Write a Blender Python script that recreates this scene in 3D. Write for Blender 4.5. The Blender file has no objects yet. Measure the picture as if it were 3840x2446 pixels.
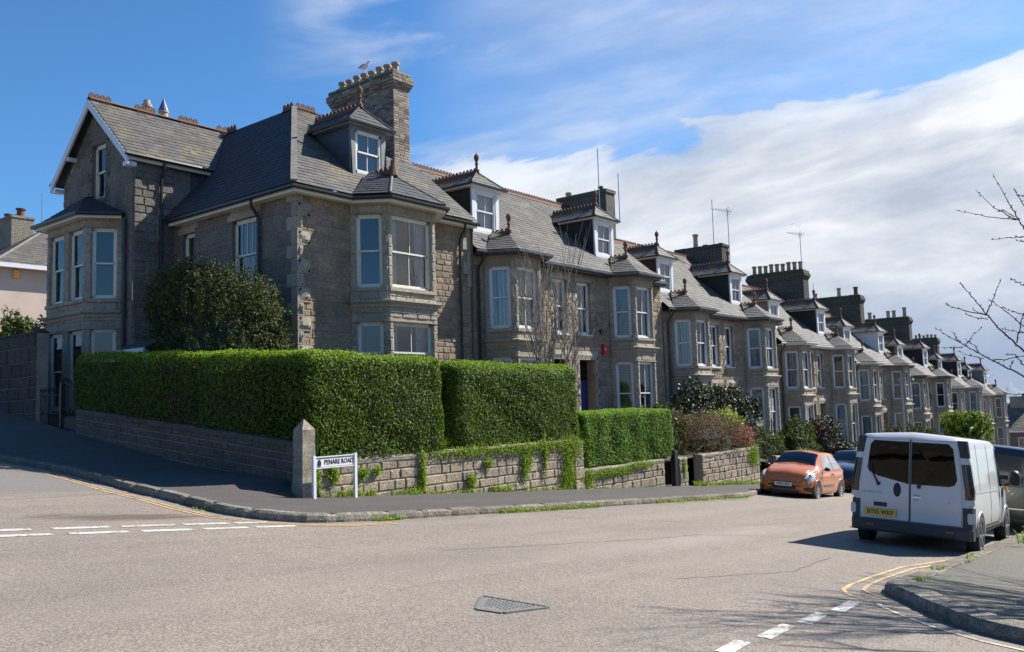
import bpy, math, random
import numpy as np
from mathutils import Vector, Matrix
SC = bpy.context.scene
COL = SC.collection
R = math.radians
rnd = random.Random(7)
# ---------------------------------------------------------------- camera
EYE = Vector((0, 0, 1.62)); PSI = R(38.9); PITCH = math.atan(295/3266); ROLL = 0.030
dv = Vector((math.cos(PSI), math.sin(PSI), 0)); rv = Vector((math.sin(PSI), -math.cos(PSI), 0)); zv = Vector((0, 0, 1))
fwd = dv*math.cos(PITCH)+zv*math.sin(PITCH); upv = zv*math.cos(PITCH)-dv*math.sin(PITCH)
cr = rv*math.cos(ROLL)-upv*math.sin(ROLL); cu = upv*math.cos(ROLL)+rv*math.sin(ROLL)
cam = bpy.data.cameras.new('Camera'); camo = bpy.data.objects.new('Camera', cam); COL.objects.link(camo)
M = Matrix((cr, cu, -fwd)).transposed().to_4x4(); M.translation = EYE; camo.matrix_world = M
cam.sensor_width = 36; cam.lens = 36*3266/3840; cam.clip_start = .1; cam.clip_end = 60000
SC.camera = camo
def pix(x, y):                       # direction seen at a 2408-wide photo pixel, used to aim the clouds
    x = x*3840/2408; y = y*3840/2408
    return (fwd+cr*((x-1920)/3266)-cu*((y-1223)/3266)).normalized()
# ---------------------------------------------------------------- sun, sky
SUN_AZ, SUN_EL = -24.0, 42.0
sd = Vector((math.cos(R(SUN_AZ))*math.cos(R(SUN_EL)), math.sin(R(SUN_AZ))*math.cos(R(SUN_EL)), math.sin(R(SUN_EL))))
sl = bpy.data.lights.new('Sun', 'SUN'); so = bpy.data.objects.new('Sun', sl); COL.objects.link(so)
sl.energy = 4.6; sl.angle = R(.53); sl.color = (1, .95, .87)
so.rotation_euler = sd.to_track_quat('Z', 'Y').to_euler()
SC.view_settings.view_transform = 'Standard'; SC.view_settings.look = 'None'
SC.view_settings.exposure = 1.0; SC.view_settings.gamma = 1
w = bpy.data.worlds.new('World'); SC.world = w; w.use_nodes = True
nt = w.node_tree; nt.nodes.clear()
def N(t, typ, **k):
    n = t.nodes.new(typ)
    for a, b in k.items():
        if a[0] == 'i' and a[1:].isdigit(): n.inputs[int(a[1:])].default_value = b
        elif a in n.inputs.keys(): n.inputs[a].default_value = b
        else: setattr(n, a, b)
    return n
def L(t, a, b): t.links.new(a, b)
def MATH(t, op, a, b=None, clamp=False):
    n = t.nodes.new('ShaderNodeMath'); n.operation = op; n.use_clamp = clamp
    for i, v in enumerate((a, b)):
        if v is None: continue
        if isinstance(v, (int, float)): n.inputs[i].default_value = v
        else: t.links.new(v, n.inputs[i])
    return n.outputs[0]
def RAMP(t, fac, stops, interp='LINEAR'):
    n = t.nodes.new('ShaderNodeValToRGB'); cr_ = n.color_ramp; cr_.interpolation = interp
    while len(cr_.elements) < len(stops): cr_.elements.new(.5)
    for e, (p, c) in zip(cr_.elements, stops):
        e.position = p; e.color = (c, c, c, 1) if isinstance(c, (int, float)) else (*c, 1)
    t.links.new(fac, n.inputs[0]); return n.outputs[0]
def MIX(t, fac, a, b, blend='MIX'):
    n = t.nodes.new('ShaderNodeMix'); n.data_type = 'RGBA'; n.blend_type = blend
    for s, v in ((n.inputs[0], fac), (n.inputs[6], a), (n.inputs[7], b)):
        if isinstance(v, (int, float)): s.default_value = v if s == n.inputs[0] else (v, v, v, 1)
        elif isinstance(v, tuple): s.default_value = (*v, 1)
        else: t.links.new(v, s)
    return n.outputs[2]
def NOISE(t, vec, scale, detail=4, rough=.5, dist=0, out=0):
    n = t.nodes.new('ShaderNodeTexNoise'); n.inputs['Scale'].default_value = scale; n.inputs['Detail'].default_value = detail
    n.inputs['Roughness'].default_value = rough; n.inputs['Distortion'].default_value = dist
    if vec is not None: t.links.new(vec, n.inputs['Vector'])
    return n.outputs[out]
sky = N(nt, 'ShaderNodeTexSky', sky_type='NISHITA', sun_disc=False, sun_elevation=R(SUN_EL), sun_rotation=R(90-SUN_AZ))
sky.air_density = 1.0; sky.dust_density = .35; sky.ozone_density = 2.0; sky.altitude = 60
tc = N(nt, 'ShaderNodeTexCoord'); D = tc.outputs['Generated']
def DOT(v, c):
    n = nt.nodes.new('ShaderNodeVectorMath'); n.operation = 'DOT_PRODUCT'; L(nt, v, n.inputs[0]); n.inputs[1].default_value = c; return n.outputs['Value']
a1 = pix(1200, 440); a2 = pix(2408, 150)
nb = a1.cross(a2).normalized()
if nb.dot(pix(2000, 700)) < 0: nb = -nb
t1 = (a2-a1).normalized()
# direction mapped into a frame (along the bank, across it) so that noise stretches along the cloud
cmb = nt.nodes.new('ShaderNodeCombineXYZ')
L(nt, DOT(D, t1), cmb.inputs[0]); L(nt, DOT(D, nb), cmb.inputs[1]); L(nt, DOT(D, t1.cross(nb)), cmb.inputs[2])
mp = N(nt, 'ShaderNodeMapping'); mp.inputs['Scale'].default_value = (1.0, 3.2, 1.0); L(nt, cmb.outputs[0], mp.inputs[0])
n1 = NOISE(nt, mp.outputs[0], 4.2, 8, .56, .25)
n2 = NOISE(nt, cmb.outputs[0], 14, 6, .6, .3)
edge = MATH(nt, 'ADD', MATH(nt, 'MULTIPLY', DOT(D, nb), 9.0), MATH(nt, 'MULTIPLY', MATH(nt, 'SUBTRACT', n1, .5), 1.5))
bank = RAMP(nt, MATH(nt, 'ADD', edge, .70), [(.47, 0), (.56, .78), (.85, 1)])
# thin blue-grey veil low over the sea at the right, below the bank
sep = nt.nodes.new('ShaderNodeSeparateXYZ'); L(nt, D, sep.inputs[0])
gap = MATH(nt, 'ADD', sep.outputs[2], MATH(nt, 'MULTIPLY', MATH(nt, 'SUBTRACT', n2, .5), .05))
lowgap = RAMP(nt, gap, [(.04, 1), (.14, 0)], 'EASE')
# wisps of cirrus
wc = pix(1230, 110); wd = MATH(nt, 'ADD', MATH(nt, 'MULTIPLY', DOT(D, wc), 1.0), 0.0)
mp2 = N(nt, 'ShaderNodeMapping'); mp2.inputs['Scale'].default_value = (1.3, 4.5, 2.0); mp2.inputs['Rotation'].default_value = (0, 0, .35); L(nt, cmb.outputs[0], mp2.inputs[0])
n3 = NOISE(nt, mp2.outputs[0], 2.6, 8, .52, .5)
wis = MATH(nt, 'MULTIPLY', RAMP(nt, n3, [(.44, 0), (.72, 1)], 'EASE'), RAMP(nt, wd, [(.955, 0), (.992, .65)], 'EASE'))
wc2 = pix(1750, 130); wis2 = MATH(nt, 'MULTIPLY', RAMP(nt, n1, [(.25, .22), (.72, .62)], 'EASE'), RAMP(nt, DOT(D, wc2), [(.93, 0), (.995, .8)], 'EASE'))
topv = MATH(nt, 'MAXIMUM', wis, wis2)
mask = MATH(nt, 'MAXIMUM', bank, topv, True)
n4 = MATH(nt, 'ADD', MATH(nt, 'MULTIPLY', NOISE(nt, mp.outputs[0], 2.6, 8, .58, .5), .72), MATH(nt, 'MULTIPLY', NOISE(nt, mp.outputs[0], 9, 8, .62, .3), .28))
ccol = RAMP(nt, n4, [(.36, (3.0, 3.4, 4.1)), (.47, (4.3, 4.6, 5.1)), (.56, (5.7, 5.85, 6.1))])
skyc = MIX(nt, 1.0, sky.outputs[0], (0.40, 0.71, 0.98), 'MULTIPLY')
mixc = MIX(nt, mask, skyc, ccol)
mixc = MIX(nt, MATH(nt, 'MULTIPLY', lowgap, .85), mixc, (1.85, 2.45, 3.6))
bg = N(nt, 'ShaderNodeBackground'); bg.inputs[1].default_value = .085
L(nt, mixc, bg.inputs[0]); wo = N(nt, 'ShaderNodeOutputWorld'); L(nt, bg.outputs[0], wo.inputs[0])
# ---------------------------------------------------------------- materials
MATS = {}
def new_mat(name):
    m = bpy.data.materials.new(name); m.use_nodes = True; t = m.node_tree
    b = t.nodes['Principled BSDF']; MATS[name] = m
    return m, t, b
def obj_coord(t):
    return N(t, 'ShaderNodeTexCoord').outputs['Object']
def uv_coord(t):
    return N(t, 'ShaderNodeTexCoord').outputs['UV']
def bump(t, b, h, strength=.5, dist=.02):
    n = t.nodes.new('ShaderNodeBump'); n.inputs['Strength'].default_value = strength; n.inputs['Distance'].default_value = dist
    L(t, h, n.inputs['Height']); L(t, n.outputs[0], b.inputs['Normal'])
def tintn(t, fac=True):
    a = N(t, 'ShaderNodeAttribute', attribute_name='tint'); return a
def plain(name, col, rough=.6, metal=0, spec=.5, var=.0, scale=8, coat=0, bumpd=0):
    m, t, b = new_mat(name)
    b.inputs['Roughness'].default_value = rough; b.inputs['Metallic'].default_value = metal
    b.inputs['Specular IOR Level'].default_value = spec; b.inputs['Coat Weight'].default_value = coat
    if var or bumpd:
        o = obj_coord(t); n = NOISE(t, o, scale, 5, .6)
        if var:
            c = MIX(t, RAMP(t, n, [(.3, 0), (.7, 1)]), tuple(x*(1-var) for x in col), tuple(min(1, x*(1+var)) for x in col)); L(t, c, b.inputs['Base Color'])
        else: b.inputs['Base Color'].default_value = (*col, 1)
        if bumpd: bump(t, b, n, .6, bumpd)
    else: b.inputs['Base Color'].default_value = (*col, 1)
    return m
def stone(name, cols, mort=False, bd=.03, bs=14, rough=.9, stain=.45, lichen=0):
    # block tint comes from the mesh (tint attribute picks the stone), weathering from noise
    m, t, b = new_mat(name); o = obj_coord(t)
    at = tintn(t); n1 = NOISE(t, o, 3.1, 5, .65); n2 = NOISE(t, o, bs, 5, .7); n3 = NOISE(t, o, 60, 3, .6); n4 = NOISE(t, o, .8, 4, .6)
    c = RAMP(t, at.outputs['Fac'], [(i/(len(cols)-1), q) for i, q in enumerate(cols)])
    c = MIX(t, MATH(t, 'MULTIPLY', n1, .5), c, MIX(t, 1, c, (.62, .60, .58), 'MULTIPLY'))
    c = MIX(t, RAMP(t, n2, [(.36, .45), (.60, 0)]), c, MIX(t, 1, c, (.40, .38, .36), 'MULTIPLY'))
    c = MIX(t, RAMP(t, n2, [(.52, 0), (.74, .5)]), c, MIX(t, 1, c, (1.7, 1.65, 1.55), 'MULTIPLY'))
    c = MIX(t, RAMP(t, n3, [(.36, .5), (.58, 0)]), c, MIX(t, 1, c, (.25, .23, .21), 'MULTIPLY'))
    c = MIX(t, RAMP(t, n3, [(.55, 0), (.75, .45)]), c, (.60, .57, .50))
    c = MIX(t, RAMP(t, n4, [(.45, 0), (.75, stain)]), c, (.035, .033, .03))
    if lichen: c = MIX(t, RAMP(t, NOISE(t, o, 5, 6, .7), [(.58, 0), (.70, lichen)]), c, (.10, .11, .045))
    L(t, c, b.inputs['Base Color']); b.inputs['Roughness'].default_value = rough; b.inputs['Specular IOR Level'].default_value = .25
    h = MATH(t, 'ADD', n2, MATH(t, 'MULTIPLY', n3, .35)); bump(t, b, h, .9, bd)
    return m
stone('granite', [(.31, .23, .16), (.43, .305, .20), (.36, .29, .215), (.50, .37, .24), (.29, .23, .175), (.45, .37, .275)])
stone('granite_grey', [(.215, .195, .165), (.265, .24, .20), (.19, .175, .15), (.32, .29, .245)])
stone('dressed', [(.47, .415, .325), (.55, .485, .38), (.42, .37, .29)], bd=.03, bs=18, stain=.35)
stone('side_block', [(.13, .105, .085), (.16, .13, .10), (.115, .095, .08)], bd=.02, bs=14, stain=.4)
stone('mortar', [(.44, .37, .29), (.44, .37, .29)], bd=.004, bs=30)
stone('garden_stone', [(.50, .41, .30), (.42, .35, .27), (.56, .45, .31), (.40, .35, .29), (.52, .38, .25)], bd=.03, bs=12, stain=.3, lichen=.2)
stone('coping', [(.40, .35, .27), (.34, .30, .24)], bd=.02, bs=10, stain=.5, lichen=.5)
stone('kerb_granite', [(.36, .325, .27), (.30, .27, .22), (.25, .215, .17)], bd=.045, bs=11, stain=.55, lichen=.6)
stone('brick', [(.24, .17, .14), (.42, .35, .28), (.15, .11, .09), (.55, .48, .38), (.28, .17, .13)], bd=.006, bs=30, stain=.3)
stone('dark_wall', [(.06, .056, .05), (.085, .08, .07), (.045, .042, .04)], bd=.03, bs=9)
def slate(name, cols, lich=.0, light=.0):
    m, t, b = new_mat(name); o = obj_coord(t); u = uv_coord(t); at = tintn(t)
    c = RAMP(t, at.outputs['Fac'], [(i/(len(cols)-1), q) for i, q in enumerate(cols)])
    n = NOISE(t, o, 2.2, 6, .65); n2 = NOISE(t, o, 26, 4, .6)
    c = MIX(t, RAMP(t, n, [(.35, 0), (.7, .5)]), c, MIX(t, 1, c, (.6, .62, .66), 'MULTIPLY'))
    c = MIX(t, RAMP(t, n2, [(.4, .4), (.62, 0)]), c, (.03, .03, .03))
    if lich:
        l = MATH(t, 'MULTIPLY', RAMP(t, NOISE(t, o, 1.15, 3, .5), [(.52, 0), (.66, 1)]), RAMP(t, NOISE(t, o, 9, 6, .75), [(.47, 0), (.56, 1)]))
        c = MIX(t, MATH(t, 'MULTIPLY', l, lich), c, (.34, .25, .06))
        l2 = RAMP(t, NOISE(t, o, 4, 7, .75), [(.58, 0), (.68, .5)]); c = MIX(t, MATH(t, 'MULTIPLY', l2, lich), c, (.26, .25, .19))
    L(t, c, b.inputs['Base Color']); b.inputs['Roughness'].default_value = .72; b.inputs['Specular IOR Level'].default_value = .35
    bump(t, b, MATH(t, 'ADD', n2, n), .5, .012)
    return m
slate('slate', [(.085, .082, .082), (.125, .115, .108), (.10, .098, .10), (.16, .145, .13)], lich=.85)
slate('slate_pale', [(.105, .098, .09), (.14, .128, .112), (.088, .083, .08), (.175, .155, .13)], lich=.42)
slate('slate_dark', [(.045, .048, .055), (.062, .065, .073), (.052, .055, .063)])
plain('white_paint', (.66, .67, .68), .45, var=.04, scale=3)
plain('cream_paint', (.66, .64, .54), .5, var=.08, scale=3)
plain('black_paint', (.018, .018, .02), .35, var=.3, scale=6)
plain('dark_fascia', (.035, .035, .038), .5, var=.3, scale=3)
plain('pipe_grey', (.10, .11, .12), .35, var=.3, scale=3)
plain('terracotta', (.15, .073, .046), .85, var=.35, scale=14, bumpd=.004)
plain('pot_buff', (.36, .26, .18), .8, var=.25, scale=6)
plain('pot_cream', (.42, .34, .22), .8, var=.2, scale=6)
plain('lead', (.16, .165, .17), .55, var=.25, scale=4)
plain('hip_mortar', (.17, .155, .135), .9, var=.3, scale=5); plain('lead_dark', (.045, .052, .062), .55, var=.25, scale=3)
plain('cheek_black', (.022, .02, .02), .7, var=.3, scale=4)
plain('render_dark', (.10, .09, .075), .9, var=.35, scale=2, bumpd=.01)
plain('moss', (.055, .075, .02), .95, var=.4, scale=20, bumpd=.03)
plain('door_blue', (.02, .035, .14), .35)
plain('door_red', (.12, .045, .03), .4)
plain('door_dark', (.04, .03, .025), .4)
plain('iron', (.012, .012, .013), .45)
plain('curtain', (.78, .79, .80), .9, var=.12, scale=5)
plain('interior_shade', (.012, .012, .013), .9)  # near-black sheet colour standing in for the shade indoors
plain('soil', (.05, .038, .025), 1, var=.4, scale=6, bumpd=.03)
plain('red_box', (.55, .02, .02), .4)
plain('steel', (.35, .36, .37), .4, metal=.8, var=.2)
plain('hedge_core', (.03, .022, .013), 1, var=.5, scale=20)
def blind_mat():
    m, t, b = new_mat('blind'); u = uv_coord(t)
    wv = N(t, 'ShaderNodeTexWave', bands_direction='Y'); wv.inputs['Scale'].default_value = 5.0; L(t, u, wv.inputs['Vector'])
    L(t, MIX(t, wv.outputs['Fac'], (.03, .027, .02), (.26, .24, .19)), b.inputs['Base Color']); b.inputs['Roughness'].default_value = .7
blind_mat()
def curtain_mat():
    m, t, b = new_mat('net_curtain'); u = uv_coord(t)
    wv = N(t, 'ShaderNodeTexWave', bands_direction='X'); wv.inputs['Scale'].default_value = 2.6; wv.inputs['Distortion'].default_value = 3; L(t, u, wv.inputs['Vector'])
    L(t, MIX(t, wv.outputs['Fac'], (.34, .345, .35), (.80, .80, .78)), b.inputs['Base Color']); b.inputs['Roughness'].default_value = .9
curtain_mat()
def glass_mat(name, tint=(.92, .96, .96), ior=1.75, rough=.01):
    m = bpy.data.materials.new(name); m.use_nodes = True; t = m.node_tree; t.nodes.clear(); MATS[name] = m
    o = N(t, 'ShaderNodeOutputMaterial'); g = N(t, 'ShaderNodeBsdfGlossy'); g.inputs['Roughness'].default_value = rough
    tr = N(t, 'ShaderNodeBsdfTransparent'); tr.inputs[0].default_value = (*tint, 1); f = N(t, 'ShaderNodeFresnel'); f.inputs['IOR'].default_value = ior
    bp = t.nodes.new('ShaderNodeBump'); bp.inputs['Strength'].default_value = .12; bp.inputs['Distance'].default_value = .01
    L(t, NOISE(t, obj_coord(t), 1.6, 2), bp.inputs['Height']); L(t, bp.outputs[0], g.inputs['Normal'])
    mx = N(t, 'ShaderNodeMixShader'); L(t, f.outputs[0], mx.inputs[0]); L(t, tr.outputs[0], mx.inputs[1]); L(t, g.outputs[0], mx.inputs[2]); L(t, mx.outputs[0], o.inputs[0])
glass_mat('glass', ior=2.1); glass_mat('car_glass', (.25, .30, .30), 1.6)
glass_mat('tinted_glass', (.10, .11, .13), 1.5)
def asphalt(name, c0, c1, grain=110, warm=None, bd=.006):
    m, t, b = new_mat(name); o = obj_coord(t)
    v = t.nodes.new('ShaderNodeTexVoronoi'); v.inputs['Scale'].default_value = grain; L(t, o, v.inputs['Vector'])
    n = NOISE(t, o, .35, 6, .6); n2 = NOISE(t, o, 45, 3, .7); n5 = NOISE(t, o, 2.3, 5, .7)
    c = MIX(t, RAMP(t, v.outputs['Color'], [(.2, 0), (.8, 1)]), c0, c1)
    c = MIX(t, RAMP(t, n2, [(.38, .55), (.55, 0)]), c, (.05, .042, .037))
    c = MIX(t, RAMP(t, n, [(.3, .0), (.7, .28)]), c, (c0[0]*.6, c0[1]*.6, c0[2]*.62))
    c = MIX(t, RAMP(t, n5, [(.35, .16), (.65, 0)]), c, (c0[0]*.5, c0[1]*.5, c0[2]*.5))
    # worn tyre tracks and patched seams: broad streaks along the street
    mp = N(t, 'ShaderNodeMapping'); mp.inputs['Scale'].default_value = (.05, .9, 1); L(t, o, mp.inputs[0])
    c = MIX(t, RAMP(t, NOISE(t, mp.outputs[0], 1.3, 4, .6, .5), [(.45, 0), (.7, .22)]), c, c1)
    L(t, c, b.inputs['Base Color']); b.inputs['Roughness'].default_value = .82; b.inputs['Specular IOR Level'].default_value = .3
    h = MATH(t, 'SUBTRACT', n2, MATH(t, 'MULTIPLY', v.outputs['Distance'], .6)); bump(t, b, h, .8, bd)
asphalt('road_asphalt', (.195, .163, .133), (.34, .292, .243), 60)
def road_wear():
    m = MATS['road_asphalt']; t = m.node_tree; b = t.nodes['Principled BSDF']; src = b.inputs['Base Color'].links[0].from_socket; o = obj_coord(t)
    def blob(cx, cy, sx, sy, rot, nz=.8):
        mp = N(t, 'ShaderNodeMapping', vector_type='TEXTURE'); mp.inputs['Location'].default_value = (cx, cy, 0); mp.inputs['Rotation'].default_value = (0, 0, rot); mp.inputs['Scale'].default_value = (sx, sy, 1000); L(t, o, mp.inputs[0])
        ln = t.nodes.new('ShaderNodeVectorMath'); ln.operation = 'LENGTH'; L(t, mp.outputs[0], ln.inputs[0])
        mp3 = N(t, 'ShaderNodeMapping'); mp3.inputs['Rotation'].default_value = (0, 0, -rot); mp3.inputs['Scale'].default_value = (.5, 2, 1); L(t, o, mp3.inputs[0])
        return MATH(t, 'ADD', ln.outputs['Value'], MATH(t, 'MULTIPLY', MATH(t, 'SUBTRACT', NOISE(t, mp3.outputs[0], 2.2, 5, .65), .5), nz*2))
    c = src
    c = MIX(t, RAMP(t, blob(6.2, 12.0, 1.5, .42, -.28), [(.45, .75), (1.0, 0)]), c, (.085, .058, .042))
    c = MIX(t, RAMP(t, blob(7.5, 7.2, 2.6, .8, .1), [(.2, .35), (1.1, 0)]), c, (.14, .118, .10))
    c = MIX(t, RAMP(t, blob(13, 6.6, 5, .6, .02), [(.2, .25), (1.1, 0)]), c, (.36, .32, .28))
    c = MIX(t, RAMP(t, blob(3.5, 7.5, 2.2, 1.2, .5), [(.2, .25), (1.1, 0)]), c, (.14, .118, .10))
    sp_ = N(t, 'ShaderNodeSeparateXYZ'); L(t, o, sp_.inputs[0])
    side = MATH(t, 'ADD', MATH(t, 'SUBTRACT', sp_.outputs[1], 15.4), MATH(t, 'MULTIPLY', NOISE(t, o, 1.5, 3), .25))
    c = MIX(t, RAMP(t, side, [(.0, 0), (.04, .55)]), c, (.15, .145, .14))
    gut = RAMP(t, MATH(t, 'ABSOLUTE', MATH(t, 'SUBTRACT', sp_.outputs[1], 10.25)), [(.0, .5), (.35, 0)]); gx = RAMP(t, MATH(t, 'SUBTRACT', sp_.outputs[0], 9), [(0, 0), (.5, 1)])
    c = MIX(t, MATH(t, 'MULTIPLY', MATH(t, 'MULTIPLY', gut, gx), RAMP(t, NOISE(t, o, 3, 4), [(.4, 0), (.6, 1)])), c, (.10, .09, .07))
    L(t, c, b.inputs['Base Color'])
road_wear()
asphalt('pavement_asphalt', (.062, .055, .05), (.135, .12, .11), 90)
def paint_line(name, col):
    m, t, b = new_mat(name); o = obj_coord(t)
    n = NOISE(t, o, 22, 6, .7); n2 = NOISE(t, o, 3, 3, .6)
    f = RAMP(t, MATH(t, 'ADD', MATH(t, 'MULTIPLY', n, .65), MATH(t, 'MULTIPLY', n2, .35)), [(.42, .95), (.53, 0)])
    L(t, MIX(t, f, col, (.20, .17, .145)), b.inputs['Base Color']); b.inputs['Roughness'].default_value = .7; bump(t, b, n, .5, .003)
paint_line('white_line', (.60, .57, .50)); paint_line('yellow_line', (.58, .37, .15)); paint_line('cream_line', (.50, .43, .29))
def leaf_mat(name, cols, rough=.38, trans=.25, spec=.5):
    m, t, b = new_mat(name); at = tintn(t)
    L(t, RAMP(t, at.outputs['Fac'], [(i/(len(cols)-1), q) for i, q in enumerate(cols)]), b.inputs['Base Color'])
    b.inputs['Roughness'].default_value = rough; b.inputs['Specular IOR Level'].default_value = spec
    tr = N(t, 'ShaderNodeBsdfTranslucent'); mx = N(t, 'ShaderNodeMixShader'); mx.inputs[0].default_value = trans
    c2 = RAMP(t, at.outputs['Fac'], [(i/(len(cols)-1), (q[0]*1.3, q[1]*1.4, q[2]*.7)) for i, q in enumerate(cols)]); L(t, c2, tr.inputs[0])
    o = t.nodes['Material Output']; L(t, b.outputs[0], mx.inputs[1]); L(t, tr.outputs[0], mx.inputs[2]); L(t, mx.outputs[0], o.inputs[0])
leaf_mat('leaf_privet', [(.030, .062, .007), (.085, .145, .014), (.165, .245, .022), (.28, .36, .04)], .6, .35, .28)
leaf_mat('leaf_fresh', [(.11, .19, .012), (.20, .30, .02), (.30, .38, .03)], .65, .3, .2)
leaf_mat('leaf_brown', [(.05, .025, .012), (.10, .05, .025), (.035, .035, .015)], .7, .1)
leaf_mat('leaf_conifer', [(.05, .12, .006), (.11, .215, .010), (.20, .32, .018)], .7, .25, .3)
leaf_mat('leaf_dark', [(.010, .020, .007), (.020, .034, .010), (.032, .048, .014), (.05, .06, .02)], .5, .08, .35)
leaf_mat('leaf_olive', [(.022, .032, .010), (.038, .052, .014), (.065, .08, .02), (.12, .115, .032)], .7, .15, .2)
leaf_mat('leaf_rust', [(.10, .06, .03), (.16, .10, .045), (.13, .09, .05), (.19, .14, .06)], .7, .15)
leaf_mat('leaf_yellow', [(.18, .24, .02), (.28, .33, .03), (.36, .36, .04)], .5)
leaf_mat('leaf_shrub', [(.018, .036, .008), (.035, .06, .010), (.085, .115, .016), (.18, .195, .022)], .55, .25, .3)
leaf_mat('petal_pink', [(.50, .06, .12), (.60, .12, .18), (.65, .20, .22)], .6)
leaf_mat('petal_red', [(.40, .02, .01), (.55, .05, .02)], .6)
plain('bark', (.10, .08, .06), .9, var=.4, scale=25, bumpd=.01)
plain('bark_pale', (.20, .175, .15), .9, var=.35, scale=20, bumpd=.008)
plain('twig_dark', (.035, .025, .02), .8)
# ---------------------------------------------------------------- mesh building
def tag(o, label=None, cat=None, group=None, kind=None):
    if label: o['label'] = label
    if cat: o['category'] = cat
    if group: o['group'] = group
    if kind: o['kind'] = kind
    return o
def empty(name, loc, label=None, cat=None, group=None):
    o = bpy.data.objects.new(name, None); o.location = loc; COL.objects.link(o); o.empty_display_size = .2
    return tag(o, label, cat, group)
def root_of(o):
    v = Vector((0, 0, 0))
    while o: v += Vector(o.location); o = o.parent
    return v
class MB:
    def __init__(s): s.v = []; s.f = []; s.m = []; s.t = []
    def face(s, pts, m=0, t=.5):
        i = len(s.v); s.v += [tuple(p) for p in pts]; s.f.append(tuple(range(i, i+len(pts)))); s.m.append(m); s.t.append(t)
    def grid(s, rows, m=0, t=.5, closed=False):
        i = len(s.v); nr = len(rows); nc = len(rows[0])
        for r_ in rows: s.v += [tuple(p) for p in r_]
        for a in range(nr-1):
            for b in range(nc if closed else nc-1):
                b2 = (b+1) % nc
                s.f.append((i+a*nc+b, i+a*nc+b2, i+(a+1)*nc+b2, i+(a+1)*nc+b)); s.m.append(m); s.t.append(t)
    def box(s, x0, x1, y0, y1, z0, z1, m=0, t=.5):
        s.obox((x0, y0, z0), (x1-x0, 0, 0), (0, y1-y0, 0), (0, 0, z1-z0), m, t)
    def obox(s, o, a, b, c, m=0, t=.5):
        o = Vector(o); a = Vector(a); b = Vector(b); c = Vector(c)
        if a.cross(b).dot(c) < 0: a, b = b, a
        P = [o, o+a, o+a+b, o+b, o+c, o+a+c, o+a+b+c, o+b+c]; i = len(s.v); s.v += [tuple(p) for p in P]
        for q in ((0, 3, 2, 1), (4, 5, 6, 7), (0, 1, 5, 4), (1, 2, 6, 5), (2, 3, 7, 6), (3, 0, 4, 7)):
            s.f.append(tuple(i+k for k in q)); s.m.append(m); s.t.append(t)
    def tube(s, pts, rad, n=8, m=0, t=.5, cap=True):
        pts = [Vector(p) for p in pts]; rows = []; rad = rad if isinstance(rad, (list, tuple)) else [rad]*len(pts)
        u = None
        for k, p in enumerate(pts):
            d = (pts[min(k+1, len(pts)-1)]-pts[max(k-1, 0)]).normalized()
            if u is None: u = d.orthogonal().normalized()
            u = (u-d*u.dot(d)); u = u.normalized() if u.length > 1e-6 else d.orthogonal().normalized()
            v = d.cross(u); rows.append([p+(u*math.cos(2*math.pi*j/n)+v*math.sin(2*math.pi*j/n))*rad[k] for j in range(n)])
        s.grid(rows, m, t, True)
        if cap: s.face(rows[0][::-1], m, t); s.face(rows[-1], m, t)
    def lathe(s, c, prof, n=12, m=0, t=.5, axis=None):
        c = Vector(c); ax = Vector(axis).normalized() if axis else Vector((0, 0, 1)); u = ax.orthogonal().normalized(); v = ax.cross(u)
        rows = [[c+ax*h+(u*math.cos(2*math.pi*j/n)+v*math.sin(2*math.pi*j/n))*r_ for j in range(n)] for r_, h in prof]
        s.grid(rows, m, t, True)
        if prof[0][0] > 1e-4: s.face(rows[0][::-1], m, t)
        if prof[-1][0] > 1e-4: s.face(rows[-1], m, t)
    def sweep(s, path, prof, m=0, t=.5, caps=True):
        # path: list of (x, y); prof: list of (out, z) - out is to the right of travel; mitred at the corners
        P = [Vector((p[0], p[1])) for p in path]; rows = []
        for k, p in enumerate(P):
            d0 = (P[k]-P[k-1]).normalized() if k else (P[1]-P[0]).normalized()
            d1 = (P[k+1]-P[k]).normalized() if k < len(P)-1 else d0
            n0 = Vector((d0.y, -d0.x)); n1 = Vector((d1.y, -d1.x)); mt = (n0+n1).normalized(); sc = 1/max(.3, mt.dot(n0))
            rows.append([(p.x+mt.x*sc*o_, p.y+mt.y*sc*o_, z) for o_, z in prof])
        s.grid([r_ for r_ in rows], m, t, True)
        if caps: s.face(rows[0], m, t); s.face(rows[-1][::-1], m, t)
    def build(s, name, mats, parent=None, smooth=False):
        off = root_of(parent) if parent else Vector((0, 0, 0))
        me = bpy.data.meshes.new(name)
        me.from_pydata([(p[0]-off.x, p[1]-off.y, p[2]-off.z) for p in s.v], [], s.f)
        for k in (mats if isinstance(mats, (list, tuple)) else [mats]): me.materials.append(MATS[k])
        me.polygons.foreach_set('material_index', s.m)
        ca = me.color_attributes.new('tint', 'FLOAT_COLOR', 'CORNER'); uv = me.uv_layers.new(name='UVMap')
        cols = np.empty((len(me.loops), 4), np.float32); uvs = np.empty((len(me.loops), 2), np.float32)
        co = np.array([tuple(p) for p in s.v], np.float32).reshape(-1, 3)
        for p in me.polygons:
            n = p.normal; t_ = s.t[p.index]
            if abs(n.z) > .97: a = Vector((1, 0, 0)); b = Vector((0, 1, 0))
            else: a = Vector((-n.y, n.x, 0)).normalized(); b = n.cross(a)
            for li in p.loop_indices:
                q = co[me.loops[li].vertex_index]
                uvs[li] = (q[0]*a.x+q[1]*a.y+q[2]*a.z, q[0]*b.x+q[1]*b.y+q[2]*b.z); cols[li] = (t_, t_, t_, 1)
        ca.data.foreach_set('color', cols.ravel()); uv.data.foreach_set('uv', uvs.ravel())
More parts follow.
